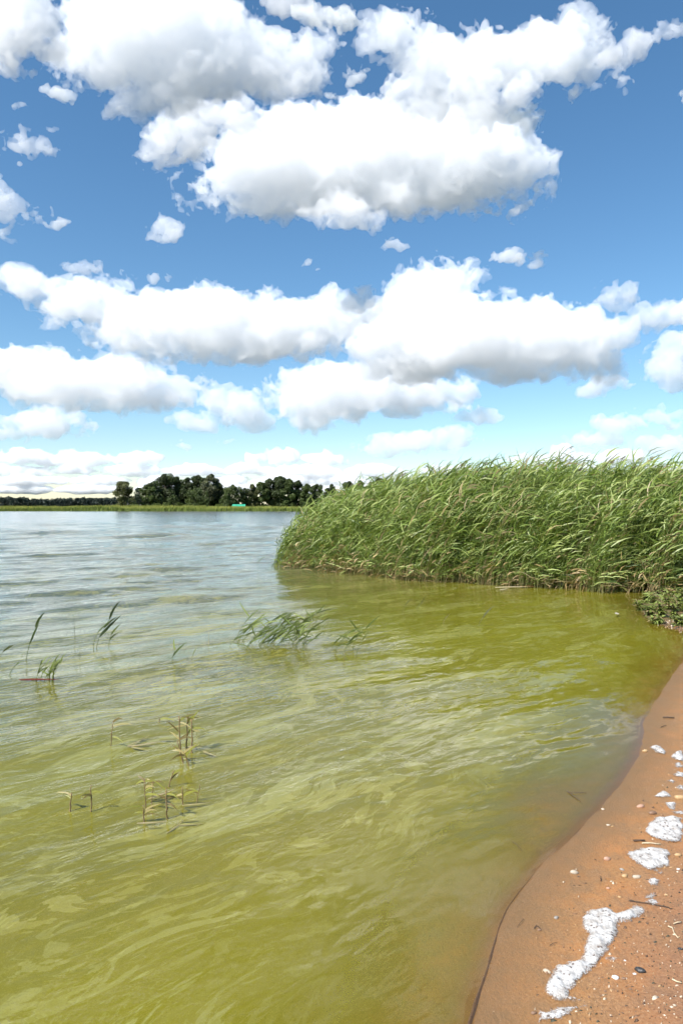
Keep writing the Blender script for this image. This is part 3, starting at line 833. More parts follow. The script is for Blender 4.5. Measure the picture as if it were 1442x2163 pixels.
# low leafy plants on the shore beside the reeds
def shore_plant(px, py, hpx, seed, label):
    r = np.random.default_rng(seed)
    b = ground_pt(px, py); k = b[1] / FPX; zg = max(gz(b[0], b[1]), -.02)
    root = link('shore_plant', None, loc=(b[0], b[1], zg))
    st, lv, cl = [], [], []
    for q in range(12):
        an = r.uniform(0, 6.28); L = hpx * k * r.uniform(.35, .8); tip = np.array([math.cos(an) * L * .55, math.sin(an) * L * .4, L])
        st.append(tube([(0, 0, -.02), tip * np.array([.35, .35, .5]), tip], [.004, .003, .0015], 6))
        for j in range(16):
            t = r.uniform(.08, 1); o = tip * np.array([t**1.3, t**1.3, t]); a2 = r.uniform(0, 6.28)
            dd = np.array([math.cos(a2), math.sin(a2), r.uniform(-.2, .8)])
            a, f = strip_leaf(o, dd, r.uniform(.06, .12), r.uniform(.018, .034), np.array([0, 0, -.7]), np.cross(dd, (0, 0, 1)) + r.normal(0, .3, 3))
            lv.append((a, f)); cl.append(np.repeat([np.array([.19, .235, .065]) * r.uniform(.6, 1.5) if r.random() < .85 else TAN * r.uniform(.5, .9)], len(a), 0))
    v, f = join(st); link('stem', mesh_np('stem', v, f, M_STEM, smooth=True), root)
    v, f = join(lv); c = link('foliage', mesh_np('foliage', v, f, M_LEAF, cols=np.concatenate(cl)), root); c['kind'] = 'stuff'
    return prop(root, label, 'plant', 'low leafy plants on the shore')
for i, (px, py, h, lab) in enumerate([
 (1352, 1290, 28, 'outermost low leafy plant, its foot in the green water'),
 (1372, 1302, 38, 'low leafy plant leaning over the dark mud edge'),
 (1398, 1306, 46, 'bushy low plant in the middle of the shore plants'),
 (1425, 1310, 48, 'full leafy plant at the picture edge in front of the reeds'),
 (1385, 1285, 40, 'leafy plant between the mud edge and the reeds'),
 (1415, 1290, 45, 'leafy plant right before the pale upright reed stem'),
 (1440, 1296, 52, 'tallest low plant, cut by the picture edge'),
 (1365, 1275, 30, 'small plant at the foot of the reeds beside open water'),
 (1408, 1276, 40, 'leafy plant pressed against the foot of the reeds'),
 (1436, 1278, 44, 'leafy plant behind the tallest low plant'),
 (1386, 1318, 26, 'small sprawling plant on the bare mud'),
 (1434, 1324, 28, 'small sprawling plant at the picture edge on the mud'),
 (1462, 1310, 50, 'leafy plant just past the picture edge')]):
    shore_plant(px, py, h, 820 + i, lab)
# ------------------------------------------------------------------ foam on the sand
def foam_mat():
    s = NT('dirty_white_foam'); g = s.n('NewGeometry'); p = g.outputs['Position']
    v1 = s.n('TexVoronoi', Vector=p, Scale=130.0); v2 = s.n('TexVoronoi', Vector=p, Scale=60.0)
    n = s.noise(p, 26.0, 4, .6)
    c = s.mix(s.mapr(n, .35, .65), (.58, .565, .54), (.34, .305, .27))
    spk = s.math('MULTIPLY', s.mapr(v2.outputs['Distance'], .24, .36, 1, 0), s.mapr(v2.outputs['Color'], .50, .55))
    c = s.mix(s.math('MULTIPLY', spk, .9), c, (.10, .065, .045))
    rim = s.n('Attribute', _attribute_name='col').outputs['Fac']
    b = s.n('Bump', Strength=.55, Distance=.004, Height=s.math('SUBTRACT', 1.0, v1.outputs['Distance']))
    d = s.n('BsdfPrincipled', Base__Color=c, Roughness=.35, Normal=b)
    d.inputs['Subsurface Weight'].default_value = 0.0
    hole = s.mapr(s.math('ADD', s.noise(p, 160.0, 3, .6), s.math('MULTIPLY', rim, .60)), .50, .84)
    t = s.n('BsdfTransparent')
    return s.surf(s.n('MixShader', i0=hole, i1=t, i2=d))
M_FOAM = foam_mat()
def foam_patch(poly_px, label, h=.014):
    P = np.array([ground_pt(a, b)[:2] for a, b in poly_px])
    mn, mx = P.min(0) - .01, P.max(0) + .01
    st = .0035 if (mx - mn).max() < .7 else .006
    gx, gy = np.arange(mn[0], mx[0], st), np.arange(mn[1], mx[1], st)
    X, Y = np.meshgrid(gx, gy, indexing='ij'); Q = np.stack([X.ravel(), Y.ravel()], -1)
    Qw = Q + .026 * np.stack([fbm2(Q[:, 0] * 30, Q[:, 1] * 30, 3, 1) - .5, fbm2(Q[:, 0] * 30 + 9, Q[:, 1] * 30, 3, 2) - .5], -1)
    ins = inside(Qw, P)
    d = np.full(len(Q), 9.0)
    for (x0, y0), (x1, y1) in zip(P, np.roll(P, -1, 0)):
        ex, ey = x1 - x0, y1 - y0
        t = np.clip(((Qw[:, 0] - x0) * ex + (Qw[:, 1] - y0) * ey) / (ex * ex + ey * ey + 1e-12), 0, 1)
        d = np.minimum(d, np.hypot(Qw[:, 0] - x0 - t * ex, Qw[:, 1] - y0 - t * ey))
    e = np.clip(d / .03, 0, 1)
    zg = np.maximum(ground_z(Q)[0], .003)
    z = zg + .0015 + h * .8 * np.sqrt(e) * (.35 + .9 * fbm2(Q[:, 0] * 38, Q[:, 1] * 38, 3, 7)) + .004 * e * vnoise(Q[:, 0] * 190, Q[:, 1] * 190, 3)
    F = grid_faces(len(gx), len(gy))[:, ::-1]
    F = F[ins[F].all(1)]
    if len(F) == 0: return
    c0 = P.mean(0)
    V, F, e_ = compact(np.column_stack([Q - c0, z]), F, e)
    o = link('foam_patch', mesh_np('foam_patch', V, F, M_FOAM, smooth=True, cols=np.repeat(e_[:, None], 3, 1)), loc=(c0[0], c0[1], 0))
    prop(o, label, 'foam', 'patches of foam on the wet sand')
z8 = lambda L: [(1100 + a * .2372, 1750 + b * .2372) for a, b in L]
z5 = lambda L: [(900 + a * .3759, 1480 + b * .3759) for a, b in L]
foam_patch(z8([(545,860),(600,800),(720,785),(810,795),(850,830),(960,800),(1040,765),(1110,790),(1125,810),(1060,880),(960,915),(890,915),(885,990),(840,1080),(800,1160),(740,1240),(640,1350),(540,1430),(440,1520),(450,1570),(540,1590),(540,1620),(430,1610),(350,1610),(250,1560),(205,1500),(215,1460),(265,1400),(270,1350),(340,1290),(430,1250),(530,1250),(560,1180),(580,1080),(600,1000),(550,930)]), 'longest twisting patch of white foam with a stone in it', .018)
foam_patch(z8([(940,270),(1080,230),(1200,225),(1340,260),(1330,330),(1340,380),(1220,420),(1250,465),(1130,440),(1050,390),(980,330)]), 'pointed speckled foam patch above the two small foam rings')
foam_patch(z8([(1090,80),(1130,20),(1190,-40),(1340,-60),(1450,-30),(1450,180),(1380,190),(1260,165),(1150,120)]), 'thick foam patch at the picture edge beside a brown twig', .016)
foam_patch(z8([(1130,545),(1160,505),(1220,500),(1255,540),(1230,585),(1160,580)]), 'small round foam ring below the pointed patch', .008)
foam_patch(z8([(1110,690),(1140,640),(1220,640),(1200,710)]), 'faint little foam smear over the dark thin twig', .005)
foam_patch(z8([(140,1665),(210,1690),(290,1690),(340,1640),(440,1650),(520,1660),(570,1640),(580,1670),(480,1690),(430,1760),(150,1790)]), 'foam patch cut by the lower picture edge', .01)
foam_patch(z5([(1255,280),(1300,265),(1350,300),(1350,325),(1290,305)]), 'small bright foam blob at the tip of the sand spit', .02)
foam_patch(z5([(1375,330),(1400,305),(1450,300),(1460,370),(1400,350)]), 'foam blob at the picture edge just past the sand spit', .02)
foam_patch(z5([(1385,440),(1420,425),(1460,430),(1460,465),(1400,460)]), 'small foam blob under the one past the sand spit')
foam_patch(z5([(1340,472),(1380,475),(1405,485),(1390,497)]), 'thin sliver of foam on the red sand')
foam_patch(z5([(1275,565),(1330,530),(1380,550),(1385,575),(1320,570)]), 'flat winged foam patch above the thick one')
foam_patch(z5([(1345,600),(1410,595),(1405,650),(1370,640)]), 'watery foam patch touching the thick one', .007)
foam_patch(z5([(1000,1490),(1040,1480),(1095,1498),(1060,1510),(1010,1510)]), 'small sliver of foam beside the longest patch', .006)

for i, (L, lab) in enumerate([
 ([(1395,372),(1430,365),(1450,395),(1420,405),(1400,392)], 'thin foam scrap between the blobs at the picture edge'),
 ([(1405,510),(1450,500),(1455,530),(1420,530)], 'thin foam scrap beside the large yellow stone'),
 ([(1385,655),(1450,648),(1455,672),(1400,672)], 'thin foam scrap joining the watery and the thick patch'),
 ([(1300,1010),(1340,1002),(1350,1015),(1310,1020)], 'tiny foam scrap just above the small round ring'),
 ([(1225,1170),(1290,1160),(1330,1185),(1270,1195)], 'tiny foam scrap above the longest patch')]):
    foam_patch(z5(L), lab, .006)

# ------------------------------------------------------------------ stones
import bmesh
def stone_mesh(seed, flat=.55):
    r = np.random.default_rng(seed)
    bm = bmesh.new(); bmesh.ops.create_icosphere(bm, subdivisions=2, radius=1.0)
    V = np.array([v.co[:] for v in bm.verts]); F = np.array([[v.index for v in f.verts] for f in bm.faces]); bm.free()
    for _ in range(5):
        a = r.normal(size=3); a /= np.linalg.norm(a); cut = r.uniform(.55, .85)
        dd = V @ a; V = V - np.outer(np.maximum(dd - cut, 0) * .8, a)
    V *= np.array([1, r.uniform(.6, .85), flat]) * (1 + r.normal(0, .02, (len(V), 1)))
    return V, F
def stone_mat(name, c1, c2, rough=.5):
    s = NT(name); tc = s.n('TexCoord')
    n = s.noise(tc.outputs['Object'], 60.0, 4, .65); n2 = s.noise(tc.outputs['Object'], 400.0, 2, .6)
    c = s.mix(s.mapr(n, .35, .65), c1, c2)
    c = s.mix(s.mapr(n2, .58, .70, 0, .5), c, tuple(v * .45 for v in c1))
    return s.surf(s.n('BsdfPrincipled', Base__Color=c, Roughness=rough, Normal=s.n('Bump', Strength=.4, Distance=.002, Height=n)))
SM = {'pale': stone_mat('pale_stone', (.36, .29, .21), (.48, .41, .31)), 'tan': stone_mat('tan_stone', (.36, .22, .10), (.50, .34, .17)),
      'brown': stone_mat('brown_stone', (.15, .085, .05), (.25, .15, .09)), 'grey': stone_mat('grey_stone', (.20, .17, .14), (.34, .31, .27)),
      'black': stone_mat('black_white_stone', (.018, .017, .017), (.07, .065, .06), .25), 'white': stone_mat('white_stone', (.62, .60, .56), (.75, .73, .70)),
      'pink': stone_mat('pinkish_stone', (.36, .20, .13), (.48, .30, .21))}
VN = {k: [stone_mesh(900 + i) for i in range(5)] for k in ('a',)}['a']
_sc = [0]
def stone(px, py, wpx, kind, label, ang=0.0, el=1.0, group='stones on the wet sand'):
    b = ground_pt(px, py, .02); k = b[1] / FPX
    _sc[0] += 1
    V, F = VN[_sc[0] % 5]
    rad = wpx * k / 2 * .88
    o = link('stone', mesh_np('stone', V, F, SM[kind], smooth=True), rot=(random.uniform(-.15, .15), random.uniform(-.15, .15), ang))
    o.scale = (rad, rad * .9, rad * el)
    o.location = (b[0], b[1], max(gz(b[0], b[1]), -.012) + rad * .16 * el)
    return prop(o, label, 'stone', group)
S8 = [((480, 405), 95, 'pale', 'pale flat stone lying alone on the smooth wet sand'), ((775, 285), 90, 'pink', 'pinkish flat stone between the pale stone and the pointed foam'),
 ((905, 385), 55, 'grey', 'greyish half sunk stone in front of the pointed foam'), ((930, 445), 70, 'tan', 'tan stone below the greyish half sunk one'), ((1040, 455), 95, 'pale', 'long pale stone beside the pointed foam patch'),
 ((1405, 260), 75, 'tan', 'chunky yellow tan stone at the edge of the pointed foam'), ((885, 640), 42, 'tan', 'small yellow pebble on orange sand above the longest foam patch'), ((780, 555), 45, 'pink', 'flat orange pebble nearly level with the sand'),
 ((810, 490), 30, 'pale', 'tiny pale pebble under the tan stone'), ((700, 850), 95, 'tan', 'tan stone embedded in the longest foam patch'), ((745, 848), 40, 'black', 'black lump standing in for the shadow of the tan stone in the foam'),  # black lump beside the tan stone is its shadow, built as a shape
 ((795, 900), 40, 'black', 'dark pebble in the shoulder of the longest foam patch'), ((990, 745), 38, 'tan', 'yellow pebble above the foam arm'), ((320, 810), 60, 'grey', 'dark grey stone sunk in the smooth sand'),
 ((170, 915), 50, 'brown', 'dark brown stone near the smooth sand edge'), ((240, 1285), 90, 'pale', 'pale oval stone beside the lower bulge of foam'), ((1070, 1305), 120, 'black', 'largest black stone with a white patch, on bare sand'),
 ((1020, 1328), 42, 'white', 'white pebble leaning on the largest black stone'), ((850, 1365), 80, 'white', 'white flat shell like stone beside a small dark one'), ((925, 1372), 50, 'brown', 'small dark stone next to the white flat one'),
 ((120, 1650), 70, 'brown', 'brown stone by the foam at the lower picture edge'), ((1410, 380), 42, 'white', 'small white pebble under the chunky yellow stone'), ((1300, 620), 40, 'tan', 'yellowish pebble on the littered sand'),
 ((1420, 600), 28, 'black', 'tiny black pebble at the picture edge'), ((1300, 860), 30, 'pale', 'tiny pale pebble in the littered sand below the foam arm'), ((935, 1205), 28, 'white', 'tiny white pebble on bare orange sand'),
 ((985, 1460), 34, 'brown', 'brown pebble in the littered lower sand'), ((1245, 1440), 40, 'tan', 'tan pebble in the littered lower sand'), ((1380, 1620), 40, 'pale', 'pale pebble near the lower picture corner'),
 ((870, 1430), 24, 'pale', 'tiny pale pebble below the white flat stone'), ((760, 1470), 36, 'brown', 'dark pebble on orange sand near the lower edge'), ((1430, 1120), 60, 'black', 'black lump at the picture edge in the littered sand')]
for (a, b), w, kd, lab in S8:
    stone(1100 + a * .2372, 1750 + b * .2372, w * .2372, kd, lab, random.uniform(-.5, .5))
S5 = [((1205, 597), 55, 'pink', 'flat pinkish stone under the thin water sheet'), ((995, 605), 26, 'pale', 'small pale pebble under the thin water sheet'), ((1430, 555), 75, 'tan', 'large yellow stone at the picture edge among foam'),
 ((1275, 645), 60, 'brown', 'reddish brown stone in the water sheet near the foam'), ((1025, 700), 28, 'pale', 'pale speck sized pebble in the water sheet'), ((1230, 280), 40, 'tan', 'yellow pebble at the tip of the sand spit'),
 ((945, 195), 20, 'pale', 'pale pebble seen through green water'), ((1050, 705), 18, 'tan', 'tiny tan pebble in the water sheet')]
for (a, b), w, kd, lab in S5:
    stone(900 + a * .3759, 1480 + b * .3759, w * .3759, kd, lab, random.uniform(-.5, .5))

# ------------------------------------------------------------------ twigs and straws on the sand
def twig(pts8, wpx, mat, label, name='twig', conv=z8):
    pp = conv(pts8); P = []
    for a, b in pp:
        g = ground_pt(a, b, .02); P.append((g[0], g[1], max(gz(g[0], g[1]), 0) + .005))
    P = np.array(P); c = P[0].copy(); k = c[1] / FPX
    if len(P) == 2: P = np.stack([P[0], P[0] * .6 + P[1] * .4 + np.array([.002, 0, .003]), P[1]])
    v, f = tube(P - c, np.linspace(wpx * k / 2, wpx * k / 3, len(P)), 6)
    return prop(link(name, mesh_np(name, v, f, mat, smooth=True), loc=c), label, name, 'twigs and straws on the sand')
M_TWIG = bark_mat('dark_twig', (.045, .028, .018), (.11, .07, .045), 60.0)
M_STRAW = bark_mat('pale_straw', (.42, .33, .20), (.58, .48, .32), 60.0)
twig([(1010, 130), (1060, 128), (1110, 130)], 5, M_TWIG, 'thick brown twig end beside the thick foam patch')
twig([(1085, 155), (1160, 152), (1250, 165)], 4, M_STRAW, 'pale yellow straw under the thick foam patch', 'straw')
twig([(1195, 712), (1260, 725), (1335, 745)], 2.0, M_TWIG, 'thin dark twig below the faint foam smear')
twig([(970, 680), (1020, 685)], 2.5, M_TWIG, 'short dark twig above the foam arm')
twig([(1370, 890), (1442, 880)], 3.0, M_STRAW, 'pale straw at the picture edge beside the foam arm', 'straw')
twig([(1320, 915), (1360, 935), (1375, 985), (1410, 1030)], 3.0, M_STRAW, 'pale curved root lying in the littered sand', 'straw')
twig([(1360, 1395), (1400, 1420), (1442, 1432)], 3.5, M_STRAW, 'pale straw low at the picture edge', 'straw')
twig([(715, 465), (718, 490)], 3, M_TWIG, 'tiny upright twig bit on the smooth sand')
twig([(125, 905), (140, 880), (175, 905)], 2.5, M_TWIG, 'small bent twig beside the dark brown stone')
twig([(260, 1060), (330, 1040)], 1.5, M_TWIG, 'thin straw line on the smooth sand')
twig([(795, 498), (830, 525), (870, 555)], 2.0, M_TWIG, 'dark straight twig in the shallow water sheet', conv=z5)
twig([(800, 505), (900, 508)], 1.3, M_TWIG, 'thin twig touching the dark straight one in the water sheet', conv=z5)
twig([(485, 780), (540, 830)], 1.5, M_TWIG, 'thin straight straw under the green water', conv=z5)
twig([(1330, 95), (1395, 100)], 3.5, M_TWIG, 'dark twig on the flat sand spit', conv=z5)
twig([(1320, 152), (1350, 145)], 2, M_TWIG, 'tiny twig below the dark one on the sand spit', conv=z5)
twig([(550, 1235), (510, 1285)], 1.3, M_TWIG, 'thin dark straw near the dark water line', conv=z5)
twig([(1150, 1148), (1290, 1165), (1370, 1185)], 2.2, M_TWIG, 'long dark twig at the border of the littered sand', conv=z5)

# dark ribbon along the water line, standing in for the swash edge's shadow
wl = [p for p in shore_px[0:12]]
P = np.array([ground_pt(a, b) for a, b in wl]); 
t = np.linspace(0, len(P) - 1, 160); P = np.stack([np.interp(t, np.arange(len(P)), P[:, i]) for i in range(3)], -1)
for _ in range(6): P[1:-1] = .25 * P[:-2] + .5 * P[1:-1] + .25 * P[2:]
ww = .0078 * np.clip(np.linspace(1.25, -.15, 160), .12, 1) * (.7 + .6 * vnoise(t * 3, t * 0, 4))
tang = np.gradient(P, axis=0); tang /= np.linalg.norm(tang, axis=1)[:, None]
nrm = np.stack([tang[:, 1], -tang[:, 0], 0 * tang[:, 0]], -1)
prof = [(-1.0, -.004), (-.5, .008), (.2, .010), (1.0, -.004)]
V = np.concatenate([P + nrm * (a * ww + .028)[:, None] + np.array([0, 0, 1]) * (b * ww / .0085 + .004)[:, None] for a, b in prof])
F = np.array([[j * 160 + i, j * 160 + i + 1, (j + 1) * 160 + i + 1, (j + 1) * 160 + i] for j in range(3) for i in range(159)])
s = NT('swash_edge_shade'); g = s.n('NewGeometry')
M_EDGE_SHADE = s.surf(s.n('BsdfPrincipled', Base__Color=s.mix(s.mapr(s.noise(g.outputs['Position'], 70, 3), .35, .65), (.060, .030, .012), (.12, .062, .024)), Roughness=.5))
prop(link('edge_shade_line', mesh_np('edge_shade_line', V, F[:, ::-1], M_EDGE_SHADE, smooth=True)), 'dark ribbon standing in for the shadow line of the curved water edge', 'shade ribbon', kind='stuff')

# fine litter: crumbs of bark, shell and gravel
r = np.random.default_rng(66)
n = 3400
px = r.uniform(1120, 1500, n); py = r.uniform(1560, 2200, n)
Pg = np.array([ground_pt(a, b, .02) for a, b in zip(px, py)])
zg, sd = ground_z(Pg[:, :2])
pr = np.clip((-sd - .10) / .6, .04, 1)**1.2
ok = (r.random(n) < pr) & (sd < -.01)
Pg = Pg[ok]; Pg[:, 2] = zg[ok]; n = len(Pg)
sz = r.uniform(.0016, .0055, n) * np.where(r.random(n) < .08, 1.9, 1)
tet = np.array([[1, 0, -.3], [-.5, .8, -.3], [-.5, -.8, -.3], [0.1, 0.1, .8]])
V = (Pg[:, None, :] + (tet[None] * (1 + r.normal(0, .35, (n, 4, 3)))) * sz[:, None, None] * np.where(r.random(n) < .2, 2.2, 1)[:, None, None]**np.array([1, 0, 0])).reshape(-1, 3)
f = np.array([[0, 1, 3], [1, 2, 3], [2, 0, 3], [0, 2, 1]])
F = (f[None] + 4 * np.arange(n)[:, None, None]).reshape(-1, 3)
pal = np.array([[.06, .035, .02], [.11, .065, .04], [.38, .24, .12], [.55, .45, .33], [.20, .11, .06], [.05, .05, .03]])
C = np.repeat(pal[r.integers(0, 6, n)], 4, 0)
s = NT('litter_crumbs')
M_CRUMB = s.surf(s.n('BsdfPrincipled', Base__Color=s.n('Attribute', _attribute_name='col').outputs['Color'], Roughness=.7))
prop(link('sand_litter', mesh_np('sand_litter', V, F, M_CRUMB, cols=C)), 'fine crumbs of bark and gravel strewn over the sand', 'litter', kind='stuff')

# mud litter at the foot of the shore plants
n = 500
px = r.uniform(1360, 1470, n); py = r.uniform(1310, 1352, n)
Pg = np.array([ground_pt(a, b, .02) for a, b in zip(px, py)]); zg, sd = ground_z(Pg[:, :2]); ok = sd < .05
Pg = Pg[ok]; Pg[:, 2] = np.maximum(zg[ok], 0); n = len(Pg)
V = (Pg[:, None, :] + tet[None] * (1 + r.normal(0, .4, (n, 4, 3))) * r.uniform(.008, .028, n)[:, None, None]).reshape(-1, 3)
F = (f[None] + 4 * np.arange(n)[:, None, None]).reshape(-1, 3)
prop(link('mud_litter', mesh_np('mud_litter', V, F, M_CRUMB, cols=np.repeat(pal[r.integers(0, 6, n)], 4, 0) * .9)), 'dark plant litter on the mud below the shore plants', 'litter', kind='stuff')
# ------------------------------------------------------------------ clouds
import openvdb

def tile_worley(n, cells, seed):
    """tileable inverted Worley noise on an n^3 lattice, 0..1, bumps are round"""
    r = np.random.default_rng(seed)
    P = r.random((cells, cells, cells, 3))
    g = (np.arange(n) + 0.5) / n * cells
    ci = np.floor(g).astype(int); fr = g - ci
    best = np.full((n, n, n), 9.0, np.float32)
    for dx in (-1, 0, 1):
        for dy in (-1, 0, 1):
            for dz in (-1, 0, 1):
                Q = P[np.ix_((ci + dx) % cells, (ci + dy) % cells, (ci + dz) % cells)]
                d = (Q[..., 0] + dx - fr[:, None, None])**2 + (Q[..., 1] + dy - fr[None, :, None])**2 + (Q[..., 2] + dz - fr[None, None, :])**2
                np.minimum(best, d.astype(np.float32), out=best)
    return 1.0 - np.sqrt(best)

def tile_value(n, cells, seed):
    """tileable smooth noise made by band-limited FFT upsampling of random values, about -1..1"""
    r = np.random.default_rng(seed)
    s = np.fft.fftn(r.standard_normal((cells,) * 3))
    S = np.zeros((n, n, n), complex)
    k = np.fft.fftfreq(cells, 1 / cells).astype(int)
    S[np.ix_(k, k, k)] = s
    v = np.fft.ifftn(S).real
    return (v / v.std() * 0.4).astype(np.float32)

WN = 64
T_W = (tile_worley(WN, 6, 1) * 0.5 + tile_worley(WN, 12, 2) * 0.3 + tile_worley(WN, 24, 3) * 0.2)
T_W = (T_W - T_W.mean()) / T_W.std()
T_V = tile_value(WN, 6, 4) * 0.55 + tile_value(WN, 13, 5) * 0.3 + tile_value(WN, 28, 6) * 0.2
T_V = T_V / T_V.std()

def samp(T, P, period):
    q = P * (WN / period)
    i = np.floor(q).astype(np.int32); f = (q - i).astype(np.float32)
    out = 0
    for a in (0, 1):
        wa = f[..., 0] if a else 1 - f[..., 0]
        for b in (0, 1):
            wb = f[..., 1] if b else 1 - f[..., 1]
            for c in (0, 1):
                wc = f[..., 2] if c else 1 - f[..., 2]
                out = out + wa * wb * wc * T[(i[..., 0] + a) % WN, (i[..., 1] + b) % WN, (i[..., 2] + c) % WN]
    return out

def cloud_mat(name, sigma):
    s = NT(name)
    v = s.n('VolumeScatter', Color=(1, 1, 1, 1), Density=sigma, Anisotropy=0.0)
    s.t.links.new(v.outputs[0], s.out.inputs['Volume'])
    return s.m

def make_cloud(blobs, base, label, seed, vox=3.6, amp=1.0, deep=0.55, mfp=38.0, group=None, dist=None, wisp=1.0):
    """blobs: (cx, cy, rx, ry) in photo pixels at the cloud's distance; base: row of the flat cloud base"""
    D = dist or min(14000.0, 900.0 * FPX / max(40.0, HOR - base))
    k = D / FPX
    ZF = np.array([b[4] if len(b) > 4 else 0.0 for b in blobs], np.float32)
    B = np.array([b[:4] for b in blobs], np.float32)
    r = np.random.default_rng(seed)
    pad = 26 * amp + 10
    x0, x1 = (B[:, 0] - B[:, 2]).min() - pad, (B[:, 0] + B[:, 2]).max() + pad
    y0, y1 = (B[:, 1] - B[:, 3]).min() - pad, (B[:, 1] + B[:, 3]).max() + pad
    RZ = np.minimum(B[:, 2] * deep, B[:, 3] * 2.2 * deep) ; zo = (r.uniform(-.35, .35, len(B)) * RZ).astype(np.float32) + ZF
    z0, z1 = (zo - RZ).min() - pad, (zo + RZ).max() + pad
    gx, gz, gy = (np.arange(a, b, vox, dtype=np.float32) for a, b in ((x0, x1), (z0, z1), (y0, y1)))   # right, depth, down
    f = None
    for (cx, cy_, rx, ry), rz, zc in zip(B, RZ, zo):
        q = np.sqrt((((gx - cx) / rx)**2)[:, None, None] + (((gz - zc) / rz)**2)[None, :, None] + (((gy - cy_) / ry)**2)[None, None, :])
        g = (1 - q) * min(rx, ry, rz)
        if f is None: f = g
        else:                                              # smooth union
            h = np.maximum(14.0 - np.abs(f - g), 0) / 14.0
            f = np.maximum(f, g) + h * h * 14.0 * 0.25
    m = (f > -26 * amp) & (f < 26 * amp)
    ii = np.nonzero(m); Ym = gy[ii[2]]
    P = np.stack([gx[ii[0]], gz[ii[1]], Ym], -1) + r.uniform(0, 900, 3).astype(np.float32)
    Pw = P + 10.0 * np.stack([samp(T_V, P, 400), samp(T_V, P + 77, 400), samp(T_V, P + 154, 400)], -1)
    n = 7.5 * samp(T_W, Pw, 520) + 4.2 * samp(T_W, Pw, 190) + 3.0 * samp(T_V, P, 330) + 1.2 * samp(T_W, P, 80)
    n += 3.8 * samp(T_V, Pw, 120) + 2.8 * samp(T_V, P, 62)
    n += wisp * samp(T_V, P * np.array([1, 1, 1.6], np.float32), 120)
    low = np.clip((Ym - (base - 25)) / 40.0, 0, 1)        # calmer underside
    f[m] += amp * n * (1 - 0.25 * low)
    np.clip(f, -30, 30, out=f)
    f[0] = f[-1] = -30; f[:, 0] = f[:, -1] = -30; f[:, :, 0] = f[:, :, -1] = -30
    g = openvdb.FloatGrid(30.0)
    g.copyFromArray(-f)
    pts, tris, quads = g.convertToPolygons(0.0, 0.0)
    cx, cb = (x0 + x1) / 2, base
    V = np.empty((len(pts), 3))
    V[:, 0] = (x0 + pts[:, 0] * vox - cx) * k
    V[:, 1] = (z0 + pts[:, 1] * vox) * k
    V[:, 2] = -(y0 + pts[:, 2] * vox - cb) * k
    me = mesh_np('cloud', V, np.asarray(quads)[:, ::-1].astype(np.int32), cloud_mat('cloud_vapour', 1.0 / (mfp * k)))
    o = link('cloud', me, loc=((cx - 721) * k, D, CAM_H + (HOR - cb) * k))
    return prop(o, label, 'cloud', group or 'white cumulus clouds in the sky')
